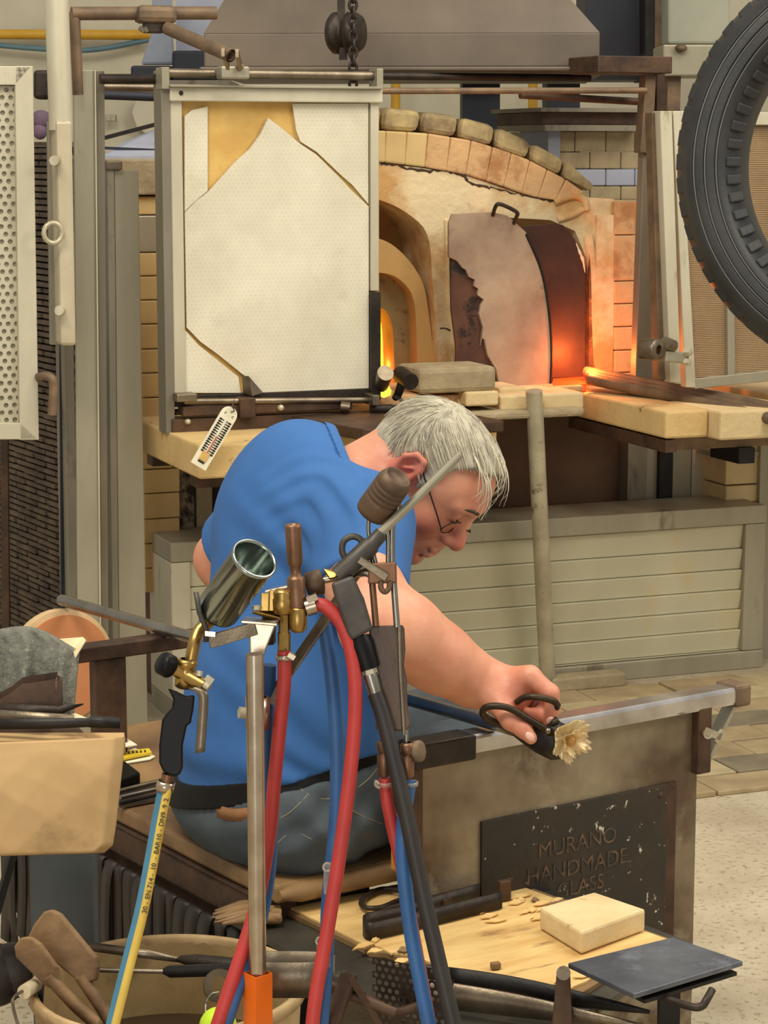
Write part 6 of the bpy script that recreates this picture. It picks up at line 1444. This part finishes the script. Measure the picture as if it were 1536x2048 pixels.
for (y0, body) in ((1600, '2'), (1612, '9'), (1624, '-'), (1640, 'DN9'), (1662, '-'), (1675, '10'), (1694, 'BAR'), (1716, '-'), (1732, '10'), (1750, '-'), (1766, '714'), (1790, 'EN'), (1806, '-'), (1820, '20')):
    p_ = spl([Vector((p[0]+8-i*.3, p[1], 0)) for i, p in enumerate(h1_)], 30); q = min(p_, key=lambda v: abs(v.y-y0))
    D_ = float(np.interp(y0, [p[1] for p in h1_], [p[2] for p in h1_]))-.0042-.0060
    o_ = WD(q.x, q.y, D_); i_ = p_.index(q); q2 = p_[i_-3]; up_ = (WD(q2.x, q2.y, D_)-o_).normalized(); zz_ = -_fw; sx_ = up_.cross(zz_).normalized()
    TF2 = Fr(o_, up_, zz_, -sx_)
    part('hose_print', text_mb(body, TF2, 0, -.003, 0, .0085, .0002), 'black_iron', yst)
# ---- rod torch (grey lance and grip) leaning right
rt = thing('rod_torch', 'grey lance torch leaning up to the right with a dark grip and loop', 'torch', S(748, 1385))
part('lance', MB().tube([S(752, 1074, .0), S(840, 990, -.005), S(922, 908, -.01)], [.0058, .0055, .0048], 12), 'galv', rt)
part('lance_sleeve', MB().tube([S(676, 1152, .0), S(700, 1130, 0), S(742, 1090, 0), S(746, 1086, 0), S(764, 1066, 0)], [.0122, .0122, .0118, .0092, .0088], 14), 'gunmetal', rt)
part('hanging_loop', MB().tube(spl([S(690, 1116, .004), S(684, 1100, .004), S(688, 1082, .004), S(704, 1073, .004), S(720, 1078, .004), S(726, 1092, .004)], 5), .0042, 8), 'gunmetal', rt)
gpts = [(662, 1166), (706, 1150), (722, 1185), (728, 1196), (746, 1258), (704, 1282), (694, 1268), (668, 1190)]
A_ = [WD(x, y, DS-.018) for x, y in gpts]; B_ = [WD(x, y, DS+.008) for x, y in gpts]; k = len(gpts)
part('grip', MB().add(A_+B_, [tuple(range(k)), tuple(range(2*k-1, k-1, -1))]+[(i, (i+1) % k, (i+1) % k+k, i+k) for i in range(k)]), 'gunmetal', rt, 'dark grey angular grip', bev=.004)
part('connector', MB().tube([S(718, 1272, -.004), S(722, 1290, -.004), S(738, 1338, -.004)], [.0125, .0155, .0135], 12), 'black_plastic', rt)
part('nut', MB().tube([S(737, 1334, -.005), S(742, 1352, -.005)], .0092, 6, sm=False), 'zinc', rt)
part('ferrule', MB().tube([S(740, 1348, -.005), S(752, 1390, -.005)], [.0095, .0085], 14), 'steel', rt)
hose('hose', [(750, 1386, DS-.005), (765, 1430, DS-.006), (790, 1530, DS-.01), (815, 1640, DS-.012), (842, 1770, DS-.015), (872, 1900, DS-.02), (912, 2070, DS-.03)], .0098, 'black_rubber', 'thick black rubber hose hanging from the rod torch grip')
# ---- burner with grooved copper cup on two thin rods
gb = thing('twin_rod_burner', 'large burner with grooved brown cup on two rods above a tapered wooden handle', 'torch', S(782, 1462))
ca0, ca1 = S(752, 1014, .01), S(790, 962, -.0)
cd = (ca1-ca0).normalized(); cd = (cd-_fw*.30).normalized(); cl2 = .062
part('cup', MB().lathe([(0, -.006), (.0205, -.006), (.0215, 0)]+[(.0215, .012)]+[q for i in range(4) for q in ((.0215, .018+i*.007), (.0200, .0195+i*.007), (.0215, .021+i*.007))]+[(.0205, .048), (.0165, .056), (.0150, .056), (.0140, .052), (0, .052)], ca0-cd*.004, cd, 28), 'burnt_copper', gb, 'grooved brown burner cup')
part('rod', MB().tube(spl([S(745, 1024, .008), S(738, 1040, .008), (S(738, 1070, .008)), S(752, 1128, .006)], 5), .0028, 8), 'steel', gb)
part('rod', MB().tube(spl([S(790, 998, .006), S(797, 1008, .006), S(796, 1022, .006), (S(788, 1030, .006)), S(784, 1060, .006), S(784, 1130, .006)], 5), .0040, 8), 'steel', gb)
part('rod', MB().tube(spl([S(776, 1128, .002), (S(776, 1075, .002)), S(770, 1062, .002), S(762, 1056, .004)], 5), .0028, 8), 'steel', gb)
part('rod', MB().tube([S(744, 1080, .012), S(746, 1126, .01)], .0042, 8), 'steel', gb)
part('rod', MB().tube([S(744, 1160, .0), S(752, 1252, 0)], .0042, 8), 'copper_brown', gb)
part('rod', MB().tube([S(787, 1160, .0), S(794, 1254, 0)], .0042, 8), 'steel', gb)
part('cross_block', MB().hexa([S(736, 1168, -.006), S(794, 1166, -.006), S(794, 1166, .014), S(736, 1168, .014), S(736, 1126, -.006), S(793, 1124, -.006), S(793, 1124, .014), S(736, 1126, .014)]), 'copper_brown', gb, bev=.002)
part('lever', MB().bar(S(718, 1118, -.012), S(774, 1156, -.012), .007, .009), 'steel_worn', gb, bev=.001)
part('eyelet', MB().tube(spl([S(762, 1162, -.008), S(762, 1176, -.008), S(770, 1184, -.008), S(778, 1176, -.008), S(779, 1162, -.008)], 5), .0035, 8), 'burnt_copper', gb)
bh = [(738, 1256), (742, 1252), (806, 1250), (809, 1258), (811, 1300), (808, 1330), (814, 1360), (815, 1410), (822, 1450), (812, 1462), (752, 1460), (750, 1420), (742, 1330)]
A_ = [WD(x, y, DS+.004) for x, y in bh]; B_ = [WD(x, y, DS+.034) for x, y in bh]; k = len(bh)
mat('handle_wood', (84, 58, 36), (52, 38, 28), 7, .4, 0, .2, 40, spot=(150, 96, 48), ssc=5, sth=.6, swid=.15)
part('wooden_handle', MB().add(A_+B_, [tuple(range(k)), tuple(range(2*k-1, k-1, -1))]+[(i, (i+1) % k, (i+1) % k+k, i+k) for i in range(k)]), 'handle_wood', gb, 'polished dark wooden handle', bev=.006)
part('strap_rod', MB().tube([S(798, 1250, .002), S(800, 1330, .001), S(808, 1470, .004)], .0026, 8), 'steel_worn', gb)
for (x, y0, y1) in ((766, 1484, 1552), (813, 1486, 1556)):
    part('pipe_end', MB().tube([S(x-1, 1458, .008), S(x, y0+6, .008)], .0028, 8), 'steel', gb)
    part('hose_fitting', MB().lathe([(.006, 0), (.0078, .002), (.0085, .026), (.0066, .028), (.0066, .030), (.0088, .032), (.0088, .042), (.005, .044)], S(x+2, y1, .008), (0, 0, 1), 12), 'copper_brown', gb)
part('valve_wheel', MB().lathe([(0, .0), (.008, 0), (.013, .003), (.013, .009), (.008, .011), (0, .011)], S(828, 1503, .008), Vector((.8, -.5, .2)), 18), 'rust_tube', gb)
for x in (770, 820): part('hose_clip', MB().lathe([(.0085, -.002), (.0100, -.002), (.0100, .003), (.0085, .003)], S(x, 1568, .008), (0, 0, 1), 16).tube(spl([S(x-12, 1568, -.002), S(x-18, 1562, -.002), S(x-18, 1572, -.002), S(x-10, 1576, -.002)], 4), .002, 6), 'clear_plastic', gb)
hose('hose', [(770, 1556, DS+.008), (774, 1600, DS+.01), (786, 1660, DS+.014), (800, 1720, DS+.016), (820, 1830, DS+.018), (842, 1950, DS+.012), (864, 2070, DS)], .0078, 'red_rubber', 'thin red hose from the twin rod burner, beside the blue one')
hose('hose', [(818, 1560, DS+.008), (808, 1640, DS+.008), (806, 1720, DS+.004), (820, 1850, DS+.002), (838, 1950, DS-.002), (862, 2070, DS-.014)], .0092, 'blue_rubber', 'blue hose from the twin rod burner, crossing the black hose')
hose('hose', [(634, 1208, DS), (655, 1216, DS-.002), (684, 1250, DS-.006), (704, 1310, DS-.01), (711, 1390, DS-.012), (706, 1490, DS-.014), (694, 1600, DS-.016), (676, 1730, DS-.018), (655, 1860, DS-.02), (632, 1990, DS-.024), (622, 2080, DS-.026)], .0086, 'red_rubber', 'thick red hose arching from the copper burner down the middle')
hose('hose', [(569, 1302, DS), (568, 1370, DS+.003), (560, 1450, DS+.010), (549, 1560, DS+.020), (540, 1660, DS+.026), (520, 1780, DS+.028), (492, 1880, DS+.01), (455, 1990, DS-.005), (425, 2080, DS-.01)], .0086, 'red_rubber', 'red hose passing behind the stand tube toward the bucket')
hose('hose', [(538, 1330, DS+.02), (534, 1420, DS+.03), (534, 1540, DS+.045), (540, 1640, DS+.05), (538, 1730, DS+.05), (522, 1830, DS+.046), (496, 1910, DS+.02), (466, 2000, DS), (440, 2080, DS)], .0092, 'blue_rubber', 'blue hose running close behind the stand tube')
b3 = hose('hose', [(648, 1250, DS+.04), (662, 1340, DS+.04), (672, 1460, DS+.035), (674, 1590, DS+.03), (668, 1690, DS+.025), (657, 1800, DS+.02), (654, 1880, DS+.01), (650, 1960, DS), (640, 2080, DS-.008)], .0088, 'blue_rubber', 'blue hose tied behind the thick red hose with clear clips')
for (x, y) in ((655, 1734), (641, 1882)):
    ck_ = thing('hose_clip', 'clear plastic clip on the blue hose, %s one' % ('upper' if y < 1800 else 'lower'), 'clip', S(x, y))
    part('ring', MB().lathe([(.0035, 0), (.0062, 0), (.0062, .004), (.0035, .004), (.0035, 0)], S(x, y, -.012), (0, -1, .2), 14), 'clear_plastic', ck_)
    part('tab', MB().box(fr_yaw(S(x+6, y+24, -.006), 10), -.008, .008, -.003, .003, -.018, .02), 'clear_plastic', ck_, bev=.001)
